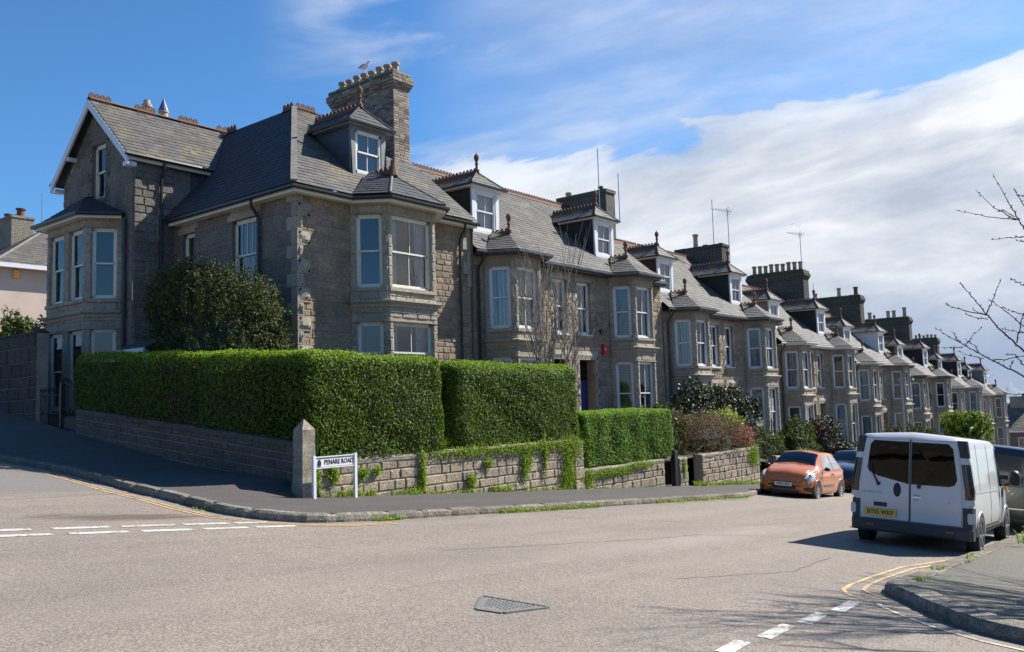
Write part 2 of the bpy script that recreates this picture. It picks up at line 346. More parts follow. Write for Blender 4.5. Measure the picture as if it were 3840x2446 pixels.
        if smooth: me.polygons.foreach_set('use_smooth', [True]*len(me.polygons))
        me.validate(); me.update()
        o = bpy.data.objects.new(name, me); COL.objects.link(o)
        if parent: o.parent = parent
        return o
def struct(o): o['kind'] = 'structure'; return o
def copy_tree(o, parent=None):
    c = o.copy(); COL.objects.link(c)
    if parent: c.parent = parent; c.matrix_parent_inverse = o.matrix_parent_inverse
    for ch in list(o.children): copy_tree(ch, c)
    return c
def clip(poly, a, b, c):            # keep a*u+b*v<=c
    out = []
    for i in range(len(poly)):
        p = poly[i]; q = poly[(i+1) % len(poly)]; fp = a*p[0]+b*p[1]-c; fq = a*q[0]+b*q[1]-c
        if fp <= 0: out.append(p)
        if (fp < 0 < fq) or (fq < 0 < fp): k = fp/(fp-fq); out.append((p[0]+(q[0]-p[0])*k, p[1]+(q[1]-p[1])*k))
    return out
def fnoise(x, y, z=0, s=0):
    from mathutils import noise
    return noise.noise(Vector((x+s*17.3, y-s*5.1, z+s*3.7)))
def masonry(mb, P0, t, length, z0, z1, holes=(), course=.27, lmin=.28, lmax=.62, seed=1, depth=.035, m=0, mm=1, back=True, top=None, tr=(.1, .9), fine=True, slope=0, topslope=None):
    """rock-faced blocks in front of a mortar sheet; holes = (u0,u1,v0,v1); slope: base z changes per metre along u"""
    r_ = random.Random(seed); t = Vector(t).normalized(); n = t.cross(Vector((0, 0, 1))); P0 = Vector(P0)
    def W(u, v, d=0): return P0+t*u+Vector((0, 0, v+slope*u))+n*d
    if back:
        if top: mb.face([W(*p) for p in top], mm)
        else:
            us = sorted({0, length, *[h[0] for h in holes], *[h[1] for h in holes]}); us = [u for u in us if 0 <= u <= length]
            for a, b in zip(us, us[1:]):
                cuts = sorted([(h[2], h[3]) for h in holes if h[0] <= (a+b)/2 <= h[1]]); v = z0
                for c0, c1 in cuts:
                    if c0 > v: mb.face([W(a, v), W(b, v), W(b, c0), W(a, c0)], mm)
                    v = max(v, c1)
                if v < z1: mb.face([W(a, v), W(b, v), W(b, z1), W(a, z1)], mm)
    v = z0
    while v < z1-.04:
        h = course*r_.uniform(.8, 1.2); h = min(h, z1-v)
        if z1-v-h < .08: h = z1-v
        iv = [(0, length)]
        if top:
            vs = v+h*.9; xs = []
            for i in range(len(top)):
                p = top[i]; q = top[(i+1) % len(top)]
                if (p[1]-vs)*(q[1]-vs) < 0: xs.append(p[0]+(q[0]-p[0])*(vs-p[1])/(q[1]-p[1]))
            xs.sort(); iv = [(xs[0], xs[-1])] if len(xs) > 1 else []
        for ho in holes:
            if ho[2] < v+h-.02 and ho[3] > v+.02:
                iv = [q for a, b in iv for q in ((a, min(b, ho[0])), (max(a, ho[1]), b)) if q[1]-q[0] > .06]
        for a, b in iv:
            u = a
            while u < b-.01:
                l = r_.uniform(lmin, lmax); l = b-u if b-u-l < lmin*.6 else l
                g = .007; d0 = .004; tt = r_.uniform(*tr); dd = depth*r_.uniform(.35, 1)
                nu = 3 if (fine and l > .3) else 2; nv = 2
                rows = []
                for j in range(nv+2):
                    row = []
                    for i in range(nu+2):
                        e = (i in (0, nu+1)) or (j in (0, nv+1))
                        fu = (0 if i == 0 else l if i == nu+1 else .03+(l-.06)*(i-1)/max(1, nu-1))
                        fv = (0 if j == 0 else h if j == nv+1 else .028+(h-.056)*(j-1)/max(1, nv-1))
                        fu = min(max(fu, g), l-g); fv = min(max(fv, g), h-g)
                        row.append(W(u+fu, v+fv, d0 if e else dd*r_.uniform(.35, 1.15)+d0))
                    rows.append(row)
                mb.grid(rows, m, tt)
                u += l
        v += h
def slates(mb, poly3, course=.21, width=.30, m=0, seed=1, lift=.014, side='', tr=(0, 1)):
    """roof plane: an under-sheet plus overlapping slates, each a tilted face with its own tint"""
    r_ = random.Random(seed); P = [Vector(p) for p in poly3]
    n = (P[1]-P[0]).cross(P[2]-P[0]).normalized()
    if n.z < 0: n = -n
    a = Vector((-n.y, n.x, 0)).normalized(); b = n.cross(a)
    if b.z < 0: b = -b; a = -a
    O = P[0]; q = [((p-O).dot(a), (p-O).dot(b)) for p in P]
    mb.face([p-n*.006 for p in P], m, .3)
    v0 = min(p[1] for p in q); v1 = max(p[1] for p in q); v = v0; k = 0
    while v < v1:
        row = clip(clip(q, 0, -1, -v), 0, 1, v+course)
        if len(row) >= 3:
            ua = min(p[0] for p in row); ub = max(p[0] for p in row); u = ua-(.5*width if k % 2 else 0)
            while u < ub:
                wd = width*r_.uniform(.9, 1.1); c = clip(clip(row, -1, 0, -u), 1, 0, u+wd-.006)
                if len(c) >= 3:
                    l0 = lift*r_.uniform(.8, 1.5); l1 = .002; tt = r_.uniform(*tr)
                    sag = 0
                    top_ = [O+a*p[0]+b*p[1]+n*(l1+(l0-l1)*(1-(p[1]-v)/course)) for p in c]
                    mb.face(top_ if True else top_, m, tt)
                    low = [p for p in c if p[1] < v+.004]
                    if len(low) >= 2:
                        x0 = min(p[0] for p in low); x1 = max(p[0] for p in low)
                        mb.face([O+a*x0+b*v, O+a*x1+b*v, O+a*x1+b*v+n*l0, O+a*x0+b*v+n*l0], m, tt*.6)
                u += wd
        v += course; k += 1
def crest(mb, A, B, step=.17, r0=.085, m=0, base=.10, th=.035, t=.5):
    """terracotta ridge tiles from A to B with a row of pierced scallops"""
    A = Vector(A); B = Vector(B); d = (B-A); Ln = d.length; d.normalize(); s = d.cross(Vector((0, 0, 1))).normalized(); up = s.cross(d)
    w_ = .12
    rows = [[p-s*w_-up*.09, p+up*.03, p+s*w_-up*.09] for p in (A, B)]; mb.grid(rows, m, t)
    mb.obox(A-s*th/2, d*Ln, s*th, up*base, m, t)
    if step:
        k = max(1, int(Ln/step))
        for i in range(k):
            c = A+d*((i+.5)*Ln/k)+up*(base-.005)
            for sg in (-1, 1):
                fr = []
                ro = []; ri = []
                for j in range(6):
                    an = math.pi*j/5; ro.append(c+d*math.cos(an)*r0*.95+up*math.sin(an)*r0*1.25+s*sg*th/2); ri.append(c+d*math.cos(an)*r0*.42+up*math.sin(an)*r0*.62+s*sg*th/2)
                mb.grid([ro, ri], m, t)
            mb.grid([[c+d*math.cos(math.pi*j/5)*r0*.95+up*math.sin(math.pi*j/5)*r0*1.25+s*sg*th/2 for j in range(6)] for sg in (-1, 1)], m, t)
def finial(mb, c, h=.62, m=0):
    mb.lathe(c, [(.10, -.05), (.10, .05), (.05, .12), (.045, .24), (.075, .27), (.045, .31), (.05, .36), (.085, .44), (.095, .52), (.07, .59), (.02, .63), (0, h+.02)], 10, m)
# ---------------------------------------------------------------- ground heights
def gz(X, Y):
    a = -.076*(X-8.3) if X < 30 else -.076*21.7-.082*(X-30)
    if X > 112: a = -.076*21.7-.082*82-.10*(X-112)
    if X < -10: a = .076*18.3+.03*(-10-X)
    return a+.06*(Y-11)
def strip(mb, pts, wd, m=0, dz=.008, t=.5, sub=.5):
    P = [Vector(p) for p in pts]; Q = [P[0]]
    for a, b in zip(P, P[1:]):
        k = max(1, int((b-a).length/sub)); Q += [a.lerp(b, (i+1)/k) for i in range(k)]
    rows = []
    for k, p in enumerate(Q):
        d = (Q[min(k+1, len(Q)-1)]-Q[max(k-1, 0)]).normalized(); n = Vector((-d.y, d.x))
        rows.append([(*(p+n*wd/2), gz(*(p+n*wd/2))+dz), (*(p-n*wd/2), gz(*(p-n*wd/2))+dz)])
    mb.grid(rows, m, t)
# ---------------------------------------------------------------- ground, sea
KF = [(8.5, 70), (8.45, 30), (8.42, 22), (8.42, 19), (8.15, 17), (7.9, 15.3), (7.8, 13.9), (7.65, 12.7), (7.6, 11.9), (7.68, 11.3), (7.85, 10.9), (8.15, 10.55), (8.6, 10.42), (9.4, 10.36), (10.5, 10.36), (14, 10.4), (18, 10.45), (23.6, 10.6), (24.6, 10.85), (25.6, 11.15), (27, 11.25), (60, 11.3), (112, 11.4)]
KR = [(112, 3.7), (40, 3.7), (21.6, 3.55), (16.3, 3.42), (13.5, 3.38), (11.6, 3.30), (10.9, 3.24), (10.55, 3.15), (10.25, 2.98), (9.95, 2.73), (9.55, 2.45), (9.22, 2.15), (9.03, 1.85), (8.93, 1.45), (8.85, .8), (8.8, -3), (8.7, -40)]
mb = MB()
xs = [-4000, -1000, -300, -80, -30] + [i*4-24 for i in range(36)] + [130, 160, 220, 320, 520]; ys = [-1500, -400, -150, -60] + [i*4-40 for i in range(30)] + [90, 120, 180, 300, 700, 2000]
def gzt(X, Y):
    z = gz(min(max(X, -60), 330), min(max(Y, -60), 90)) if X > 112 else gz(max(X, -60), min(max(Y, -60), 90))
    if X > 330: z = min(z, -42)
    return z-.03
mb.grid([[(x, y, gzt(x, y)) for x in xs] for y in ys])
struct(mb.build('ground', 'soil'))
mb = MB(); xs = [-40+i*2 for i in range(77)]; ys = [-34+i*2 for i in range(53)]
mb.grid([[(x, y, gz(x, y)) for x in xs] for y in ys])
struct(mb.build('road', 'road_asphalt', smooth=True))
mb = MB(); mb.face([(400, -9000, -44), (30000, -20000, -44), (30000, 40000, -44), (400, 20000, -44)])
m, t, b = new_mat('sea_water'); b.inputs['Base Color'].default_value = (.10, .22, .22, 1); b.inputs['Roughness'].default_value = .35
n = NOISE(t, obj_coord(t), .02, 6, .7); bump(t, b, n, .6, 3)
struct(mb.build('sea', 'sea_water'))
plain('island_haze', (.16, .20, .25), 1, var=.1, scale=.01)  # bluish grey puts the distance haze into the base colour
def onground(px, py, X):            # height/lateral place of a photo pixel on the plane X
    d = pix(px, py); k = X/d.x; return EYE+d*k
mb = MB(); A = onground(2358, 922, 5200); B = onground(2420, 918, 5200); prof = [0, .35, .75, 1, .8, .62, .55, .35, .2, .28, .1, 0]
rows = []
for i, p in enumerate(prof):
    c = A.lerp(B, i/(len(prof)-1)); rows.append([(c.x-200, c.y, -46), (c.x-80, c.y, -44+62*p*.7), (c.x+20, c.y, -44+90*p), (c.x+260, c.y, -46)])
mb.grid(rows); struct(mb.build('distant_island', 'island_haze', smooth=True))
# pavements: ruled between the kerb line and the boundary walls
def wallz(Y): return .135*(Y-13.4)
def resample(P, step):
    P = [Vector(p) for p in P]; Q = [P[0]]
    for a, b in zip(P, P[1:]):
        k = max(1, int((b-a).length/step)); Q += [a.lerp(b, (i+1)/k) for i in range(k)]
    return Q
KH = .125
mb = MB(); rows = []
for p in resample(KF, .5):
    if p.x > 112: continue
    if p.y > 13.4: inn = (10.3, p.y, max(wallz(p.y), gz(p.x, p.y)+KH) if p.y < 40 else gz(10.3, p.y)+.5)
    else:
        k = min(1, max(0, (13.4-p.y)/3.0)); ix = max(10.3, p.x); inn = (ix, 13.4, gz(ix, 13.4)+.03)
    kz = gz(p.x, p.y)+KH
    pi = Vector((p.x, p.y)); qi = Vector((inn[0], inn[1])); dd = (qi-pi).normalized()*.13; s_ = pi+dd
    rows.append([(s_.x, s_.y, kz)]+[(s_.x+(qi.x-s_.x)*f, s_.y+(qi.y-s_.y)*f, kz+(inn[2]-kz)*f) for f in (.33, .66, 1)])
mb.grid(rows); struct(mb.build('pavement_far', 'pavement_asphalt', smooth=True))
mb = MB(); rows = []
for p in resample(KR, .5):
    inn = (max(p.x, 13), -3.2) if p.y > -3.2 else (13, p.y)
    kz = gz(p.x, p.y)+(KH if p.x < 10.5 else max(.03, KH-.06*(p.x-10.5)))
    pi = Vector((p.x, p.y)); qi = Vector(inn); dd = (qi-pi).normalized()*.05; s_ = pi+dd
    rows.append([(s_.x, s_.y, kz)]+[(s_.x+(qi.x-s_.x)*f, s_.y+(qi.y-s_.y)*f, kz+((gz(*qi)+.16)-kz)*f) for f in (.33, .66, 1)])
mb.grid(rows); asphalt('pavement_mossy', (.095, .088, .068), (.19, .18, .145), 70)
struct(mb.build('pavement_near', 'pavement_mossy', smooth=True))
def kerb(name, poly, hfun, side, ln=.95, seed=3, tw=.17):
    mb = MB(); r_ = random.Random(seed); P = [Vector(p) for p in poly]; Q = resample(poly, .12); i = 0
    while i < len(Q)-1:
        k = min(len(Q)-1, i+max(2, int(ln*r_.uniform(.8, 1.25)/.12))); seg = Q[i:k+1]; tt = r_.random(); dz = r_.uniform(-.008, .008); do = r_.uniform(-.008, .008); rows = []
        for j, p in enumerate(seg):
            a = Q[max(0, i+j-1)]; b = Q[min(len(Q)-1, i+j+1)]; d = (b-a).normalized(); n = Vector((-d.y, d.x))*side
            e = .022 if j in (0, len(seg)-1) else 0
            h = hfun(p)+.004+dz-e; z = gz(*p); jj = r_.uniform(-.008, .008)
            def q(o_, zz): w_ = p+n*(o_+do); return (w_.x, w_.y, zz)
            rows.append([q(.02+e+jj, z-.08), q(.0+e+jj, z+h*.3), q(.006+e+r_.uniform(-.006, .006), z+h*.75), q(.035+e, z+h), q(tw-.05, z+h+.003), q(tw, z+h-.002), q(tw, z-.05)])
        mb.grid(rows, 0, tt); mb.face(rows[0], 0, tt); mb.face(rows[-1][::-1], 0, tt); i = k
    return struct(mb.build(name, 'kerb_granite'))
kerb('kerb_far', KF, lambda p: KH, 1)
kerb('kerb_near', KR, lambda p: KH if p.x < 10.5 else max(.03, KH-.06*(p.x-10.5)), 1, .75, 5, .29)
# painted markings
mb = MB()
back = [(3.4, 4.61), (4.84, 5.51), (5.65, 6.35), (6.45, 7.07), (7.18, 7.68)]
front = [(3.7, 4.65), (4.83, 5.51), (5.67, 6.32), (6.46, 7.07), (7.19, 7.79)]
def ymark(x, a): return a-(x-4.5)*.14
for x0, x1 in back: strip(mb, [(x0, ymark(x0, 11.27)), (x1, ymark(x1, 11.27))], .15, 0, .005)
for x0, x1 in front: strip(mb, [(x0, ymark(x0, 10.80)), (x1, ymark(x1, 10.80))], .15, 0, .005)
struct(mb.build('give_way_marking', 'white_line'))
mb = MB()
for x0, x1 in ((8.85, 9.6), (7.98, 8.62), (7.08, 7.78), (6.32, 6.82), (5.5, 6.05), (4.7, 5.25)): strip(mb, [(x0, 3.12), (x1, 3.18)], .13, 0, .005)
struct(mb.build('give_way_marking', 'white_line'))
mb = MB()
for o_ in (.30, .42):
    P = [(p[0]-o_*(1 if p[1] > 11.3 else .55 if p[1] > 10.6 else 0), p[1]-o_*(0 if p[1] > 11.9 else .8 if p[1] > 10.7 else 1)) for p in KF if p[1] > 10.40 and p[0] < 9 or p[0] < 9.5]
    P = [p for p in P if p[1] > 9.9]
    strip(mb, P, .055, 0, .006, sub=.3)
struct(mb.build('double_yellow_line', 'yellow_line'))
mb = MB()
for o_ in (0, 1):
    a = [(15.5, 3.30), (13, 3.64+.0), (11.5, 3.62), (10.65, 3.58), (10.25, 3.52), (10.02, 3.42), (9.90, 3.30), (9.82, 3.15)] if o_ else [(15.5, 3.15), (13, 3.50), (11.5, 3.48), (10.75, 3.42), (10.45, 3.36), (10.30, 3.26), (10.18, 3.10), (10.08, 3.0)]
    strip(mb, a, .05, 0, .006, sub=.3)
struct(mb.build('double_yellow_line', 'yellow_line'))
mb = MB()
strip(mb, [(9.75, 3.0), (9.55, 2.9), (9.2, 2.55), (8.9, 2.2), (8.7, 1.8), (8.6, 1.3), (8.5, .5), (8.45, -3)], .06, 0, .006, sub=.3)
struct(mb.build('worn_edge_line', 'cream_line'))
# tar seams and litter-fine cracks in the road
plain('tar', (.075, .065, .058), .8)
mb = MB(); r_ = random.Random(2)
for pts in ([(13, 9.6), (16, 7.2), (19, 6.6), (24, 6.2)], [(8, 7.8), (11, 7.2), (13.5, 6.9), (15, 5.9)], [(2.5, 13.6), (5, 14.3), (8, 15)], [(9, 5.0), (11, 4.4), (13, 4.6)]):
    Q = resample(pts, .18); Q = [(p.x+r_.uniform(-.03, .03), p.y+r_.uniform(-.03, .03)) for p in Q]; strip(mb, Q, .012, 0, .004, sub=9)
struct(mb.build('road_seams', 'tar'))
# iron cover in the road
def G3(x, y, dz=0): return Vector((x, y, gz(x, y)+dz))
cov = empty('drain_cover', G3(6.1, 5.1), 'triangular grey iron chamber cover set in the road in the foreground', 'drain cover')
tri = [Vector((5.86, 5.21)), Vector((6.32, 5.55)), Vector((6.46, 4.90)), Vector((5.94, 4.99))]
plain('cast_iron', (.15, .145, .135), .7, metal=.0, var=.35, scale=30, bumpd=.004)
mb = MB(); mb.face([G3(p.x, p.y, .007) for p in tri][::-1]); mb.build('cover_plate', 'cast_iron', cov)
mb = MB()
for a, b in zip(tri, tri[1:]+tri[:1]):
    d = (b-a).normalized(); n = Vector((-d.y, d.x)); mb.obox(G3(a.x, a.y, .0), (d.x*(b-a).length, d.y*(b-a).length, gz(*b)-gz(*a)), (n.x*.03, n.y*.03, 0), (0, 0, .014))
mb.build('cover_frame', 'cast_iron', cov)
mb = MB()
for i in range(14):
    for j in range(14):
        p = Vector((5.84+i*.05+(j % 2)*.025, 4.9+j*.05)); ins = True
        for a, b in zip(tri, tri[1:]+tri[:1]):
            if (b-a).cross(p-a) > -.03: ins = False
        if ins: mb.lathe(G3(p.x, p.y, .006), [(.018, 0), (.013, .007), (0, .008)], 6)
mb.build('studs', 'cast_iron', cov)
# ---------------------------------------------------------------- windows and other house parts
def window(root, P, t, w_, h_, paint='white_paint', bars=1, inside='net_curtain', bot=.5, recess=.07, sill=True, partial=None):
    P = Vector(P); t = Vector(t).normalized(); n = t.cross(zv); z = zv
    mb = MB(); fr = .055
    O = P-n*recess
    mb.obox(O, t*w_, -n*.07, z*.075); mb.obox(O+z*(h_-.075), t*w_, -n*.07, z*.075)
    mb.obox(O, t*.07, -n*.07, z*h_); mb.obox(O+t*(w_-.07), t*.07, -n*.07, z*h_)
    hb = h_*bot
    def sash(z0, z1, off):
        a = O+t*.07-n*off; W_ = w_-.14
        mb.obox(a+z*z0, t*W_, -n*.035, z*.05); mb.obox(a+z*(z1-.04), t*W_, -n*.035, z*.04)
        mb.obox(a+z*z0, t*.04, -n*.035, z*(z1-z0)); mb.obox(a+t*(W_-.04)+z*z0, t*.04, -n*.035, z*(z1-z0))
        for k in range(bars): mb.obox(a+t*(W_*(k+1)/(bars+1)-.011)+z*z0-n*.004, t*.022, -n*.025, z*(z1-z0))
    sash(hb-.02, h_-.07, .012); sash(.07, hb+.02, .05)
    wi = mb.build('window', paint, root)
    if sill:
        mb = MB(); mb.obox(P+n*.05-t*.04-z*.06, t*(w_+.08), -n*.16, z*.06); mb.build('sill', paint, wi)
    mb = MB(); a = O-n*.035; mb.face([a+t*.07+z*hb, a+t*(w_-.07)+z*hb, a+t*(w_-.07)+z*(h_-.07), a+t*.07+z*(h_-.07)])
    a = O-n*.07; mb.face([a+t*.07+z*.07, a+t*(w_-.07)+z*.07, a+t*(w_-.07)+z*hb, a+t*.07+z*hb]); mb.build('pane', 'glass', wi)
    mb = MB(); a = O-n*.20; b_ = -.10
    if inside == 'split':
        for u0, u1 in ((b_, w_*.27), (w_*.73, w_-b_)): mb.grid([[a+t*(u0+(u1-u0)*i/8)+n*(.025*(i % 2))+z*v for v in (b_, h_+.1)] for i in range(9)], 0)
        mb.build('curtain', 'net_curtain', wi); mb = MB(); a = O-n*.6
        mb.face([a-t*.3-z*.1, a+t*(w_+.3)-z*.1, a+t*(w_+.3)+z*(h_+.1), a-t*.3+z*(h_+.1)]); mb.build('dark_backing', 'interior_shade', wi)  # flat black sheet in place of the dim interior
    else:
        mb.face([a+t*b_+z*b_, a+t*(w_-b_)+z*b_, a+t*(w_-b_)+z*(h_+.1), a+t*b_+z*(h_+.1)])
        mb.build({'blind': 'blind', 'interior_shade': 'dark_backing'}.get(inside, 'curtain'), inside, wi)
    return wi
def reveal(mb, P, t, w_, h_, d=.16, m=0, tt=.4):
    t = Vector(t).normalized(); n = t.cross(zv); P = Vector(P)
    mb.obox(P, t*.02-t*.02+t*.001, -n*d, zv*h_, m, tt) if False else None
    mb.face([P, P+zv*h_, P+zv*h_-n*d, P-n*d], m, tt); mb.face([P+t*w_, P+t*w_-n*d, P+t*w_+zv*h_-n*d, P+t*w_+zv*h_], m, tt)
    mb.face([P+zv*h_, P+t*w_+zv*h_, P+t*w_+zv*h_-n*d, P+zv*h_-n*d], m, tt); mb.face([P, P-n*d, P+t*w_-n*d, P+t*w_], m, tt)
def surround(mb, P, t, w_, h_, m=0, seed=1, lint=.30, sill=.16, jamb=True):
    """dressed quoined jambs, lintel and sill round an opening, proud of the wall"""
    t = Vector(t).normalized(); n = t.cross(zv); P = Vector(P); r_ = random.Random(seed)
    def blk(u0, u1, v0, v1, d=.05):
        tt = r_.random(); W = lambda u, v, dd: P+t*u+zv*v+n*dd
        o = [W(u0, v0, d*.5), W(u1, v0, d*.5), W(u1, v1, d*.5), W(u0, v1, d*.5)]
        mb.obox(W(u0+.004, v0+.004, 0), t*(u1-u0-.008), n*d*.6, zv*(v1-v0-.008), m, tt)
        g = .03
        if u1-u0 > .12 and v1-v0 > .12:
            k = max(1, int((u1-u0)/.14)); rows = []
            for j in range(3):
                rows.append([W(u0+g+(u1-u0-2*g)*i/(k+1), v0+g+(v1-v0-2*g)*j/2, d*.6 if (i in (0, k+1) or j in (0, 2)) else d*r_.uniform(.8, 1.7)) for i in range(k+2)])
            mb.grid(rows, m, tt)
    blk(-.22, w_+.22, h_, h_+lint)
    if sill: blk(-.10, w_+.10, -sill, 0, .08)
    if jamb:
        v = 0; k = seed % 2
        while v < h_-.02:
            hh = min(.31, h_-v); wd = .26 if k % 2 else .13
            blk(-wd, 0, v, v+hh, .045); blk(w_, w_+wd, v, v+hh, .045); v += hh; k += 1
def facet(root, mb, P0, P1, z0, z1, win, wp, paint, inside, bars, seed, jamb=.17):
    """one face of a bay: dressed piers and rock-faced panels round a tall sash; win = (v0, v1)"""
    P0 = Vector(P0); P1 = Vector(P1); t = (P1-P0).normalized(); Ln = (P1-P0).length; n = t.cross(zv); r_ = random.Random(seed)
    hz = P0.z; u0 = jamb; u1 = Ln-jamb
    masonry(mb, (P0.x, P0.y, 0), t, Ln, z0, z1, [(u0, u1, v0, v1) for v0, v1 in win], course=.29, lmin=.16, lmax=.7, seed=seed, depth=.032, m=0, mm=1)
    def pl(a, b, v, w_, d): mb.obox((P0.x+t.x*a, P0.y+t.y*a, v), t*(b-a), n*d, zv*w_, 0, r_.random())
    for v0, v1 in win:
        reveal(mb, (P0.x+t.x*u0, P0.y+t.y*u0, v0), t, u1-u0, v1-v0)
        pl(0, Ln, v1, .03, .045); pl(0.02, Ln-.02, v0-.10, .10, .07); pl(.03, Ln-.03, v1+.26, .03, .04)
        window(root, (P0.x+t.x*u0, P0.y+t.y*u0, v0), t, u1-u0, v1-v0, paint, bars, inside, sill=False, recess=.09)
def bay(root, x0, xa, xb, x1, y, out, zb, zt, wins, paint='white_paint', insides=('net_curtain',)*4, seed=1, axis=0, bars=1, frontsplit=False, cornz=None, fascia='dark_fascia'):
    """canted two-storey bay. axis 0: wall runs +X and faces -Y; axis 1: wall runs -Y and faces -X"""
    def T(u, o_): return Vector((u, y-o_, 0)) if axis == 0 else Vector((y-o_, u, 0))
    mb = MB(); A, B, C_, D_ = T(x0, 0), T(xa, out), T(xb, out), T(x1, 0)
    facet(root, mb, A, B, zb, zt, wins, paint, paint, insides[0], 0, seed, .16)
    if frontsplit:
        mid = (B+C_)/2; d = (C_-B).normalized()
        facet(root, mb, B, mid+d*.02, zb, zt, wins, paint, paint, insides[1], 0, seed+1, .17); facet(root, mb, mid+d*.02, C_, zb, zt, wins, paint, paint, insides[1], 0, seed+5, .17)
    else: facet(root, mb, B, C_, zb, zt, wins, paint, paint, insides[1], bars, seed+1, .15)
    facet(root, mb, C_, D_, zb, zt, wins, paint, paint, insides[2], 0, seed+2, .16)
    by = mb.build('bay', ['dressed', 'mortar'], root)
    path = [(p.x, p.y) for p in (A, B, C_, D_)]
    mb = MB(); c = cornz
    mb.sweep(path, [(0, c-.17), (.05, c-.15), (.07, c-.08), (.15, c-.03), (.17, c), (.17, c+.03), (.02, c+.06), (0, c+.06)], 0, .5)
    mb.build('cornice', 'dressed', by); mb = MB()
    mb.sweep(path, [(0, zt-.05), (.05, zt-.04), (.06, zt+.02), (0, zt+.02)], 0, .6)
    mb.build('top_moulding', 'dressed', by)
    return by
def eaves(root, path, zt, over=.30, fascia='cream_paint', gut='black_paint', soff=.0):
    mb = MB(); mb.sweep(path, [(-.05, zt), (over-.02, zt), (over-.02, zt+.03), (-.05, zt+.03)], 0); mb.sweep(path, [(over-.02, zt-.03), (over+.005, zt-.03), (over+.005, zt+.14), (over-.02, zt+.14)], 0)
    mb.build('fascia', fascia, root)
    mb = MB(); g = over+.012
    mb.sweep(path, [(g, zt+.13), (g, zt+.07), (g+.03, zt+.035), (g+.08, zt+.035), (g+.11, zt+.07), (g+.115, zt+.135), (g+.10, zt+.135), (g+.09, zt+.08), (g+.02, zt+.08), (g+.015, zt+.13)], 0)
    P = resample(path, .9)
    for p in P[1:-1]: pass
    mb.build('gutter', gut, root)
def pipe(root, x, y, zt, zb, over=.3, dirx=0, mat='black_paint', axis=0):
    mb = MB(); s = (lambda o_: (x, y-o_)) if axis == 0 else (lambda o_: (x-o_, y))
    pts = [(*s(over+.05), zt+.06), (*s(over+.04), zt-.10), (*s(.12), zt-.38), (*s(.09), zt-.55), (*s(.09), zb)]
    mb.tube(pts, .042, 8)
    z = zt-1
    while z > zb+.3:
        a = s(.09); mb.lathe((a[0], a[1], z), [(.05, 0), (.056, .01), (.056, .05), (.05, .06)], 8); z -= 1.4
    mb.build('downpipe', mat, root)
def hiproof(mb, base, ze, apex, ridge_back, seed, mats=0, tr=(0, 1), course=.2):
    """roof over a bay/dormer: base = eave corners [wallL, frontL, frontR, wallR], apex point, ridge going back"""
    a, b, c, d = [Vector((p[0], p[1], ze)) for p in base]; ap = Vector(apex); rb = Vector(ridge_back)
    slates(mb, [b, c, ap], course, .26, mats, seed, tr=tr); slates(mb, [a, b, ap, rb], course, .26, mats, seed+1, tr=tr); slates(mb, [c, d, rb, ap], course, .26, mats, seed+2, tr=tr)
def dormer(root, xa, xb, yf, zb, zt, roofz, ridge_dz, slope, gut_y, gut_z, cheek='cheek_black', paint='white_paint', sl='slate', inside='net_curtain', fin=True, seed=1, bars=1, style='hip', frame='white_paint', tr=(0, 1), gutter=False, crested=True):
    """dormer facing -Y on the roof plane z = gut_z + slope*(y-gut_y)"""
    def yr(z): return gut_y+(z-gut_z)/slope
    xm = (xa+xb)/2; ov = .20
    mb = MB()
    dm = MB(); dm.box(xa+.05, xb-.05, yf+.42, yf+.46, zb, zt-.02); dm = dm.build('dormer', 'interior_shade', root)
    for x, s in ((xa, -1), (xb, 1)):
        mb = MB(); mb.face([(x, yf, zb-.1), (x, yf, zt), (x, yr(zt), zt), (x, yr(zb-.1), zb-.1)] if s > 0 else [(x, yf, zb-.1), (x, yr(zb-.1), zb-.1), (x, yr(zt), zt), (x, yf, zt)], 0); mb.build('dormer_cheek', cheek, dm)
    mb = MB()
    for x in (xa-.01, xb-.17): mb.box(x, x+.18, yf-.02, yf+.05, zb-.02, zt, 0)
    mb.box(xa+.17, xb-.17, yf-.02, yf+.05, zt-.10, zt, 0); mb.box(xa-.03, xb+.03, yf-.06, yf+.05, zb-.12, zb-.02, 0)
    mb.build('dormer_front', frame, dm)
    window(root, (xa+.17, yf, zb), (1, 0, 0), xb-xa-.34, zt-.10-zb, paint, bars, inside, sill=False, recess=.0)
    mb = MB(); path = [(xa, yr(zt)-.1), (xa, yf), (xb, yf), (xb, yr(zt)-.1)]
    mb.sweep(path[::1], [(-.02, zt), (ov-.02, zt), (ov-.02, zt+.10), (-.02, zt+.10)], 0); 
    mb.build('dormer_fascia', frame if not gutter else 'white_paint', dm)
    ze = zt+.10; zr = ze+ridge_dz; yap = yf+.35
    mb = MB(); hiproof(mb, [(xa-ov, yr(ze)), (xa-ov, yf-ov), (xb+ov, yf-ov), (xb+ov, yr(ze))], ze, (xm, yap, zr), (xm, yr(zr), zr), seed, tr=tr)
    for e in ((xa-ov, yf-ov), (xb+ov, yf-ov)): mb.tube([(e[0], e[1], ze+.02), (xm, yap, zr+.02)], .035, 6, 0, .2)
    mb.build('dormer_roof', sl, dm)
    mb = MB()
    mb.sweep([(xa-ov, yr(ze)-.05), (xa-ov, yf-ov), (xb+ov, yf-ov), (xb+ov, yr(ze)-.05)], [(0, ze-.05), (.05, ze-.05), (.06, ze+.01), (0, ze+.01)], 0)
    mb.build('dormer_gutter', 'black_paint', dm)
    if crested:
        mb = MB(); crest(mb, (xm, yap, zr), (xm, yr(zr)-.05, zr), .17, .075)
        if fin: finial(mb, (xm, yap, zr+.05), .7)
        mb.build('crest', 'terracotta', dm)
    return dm
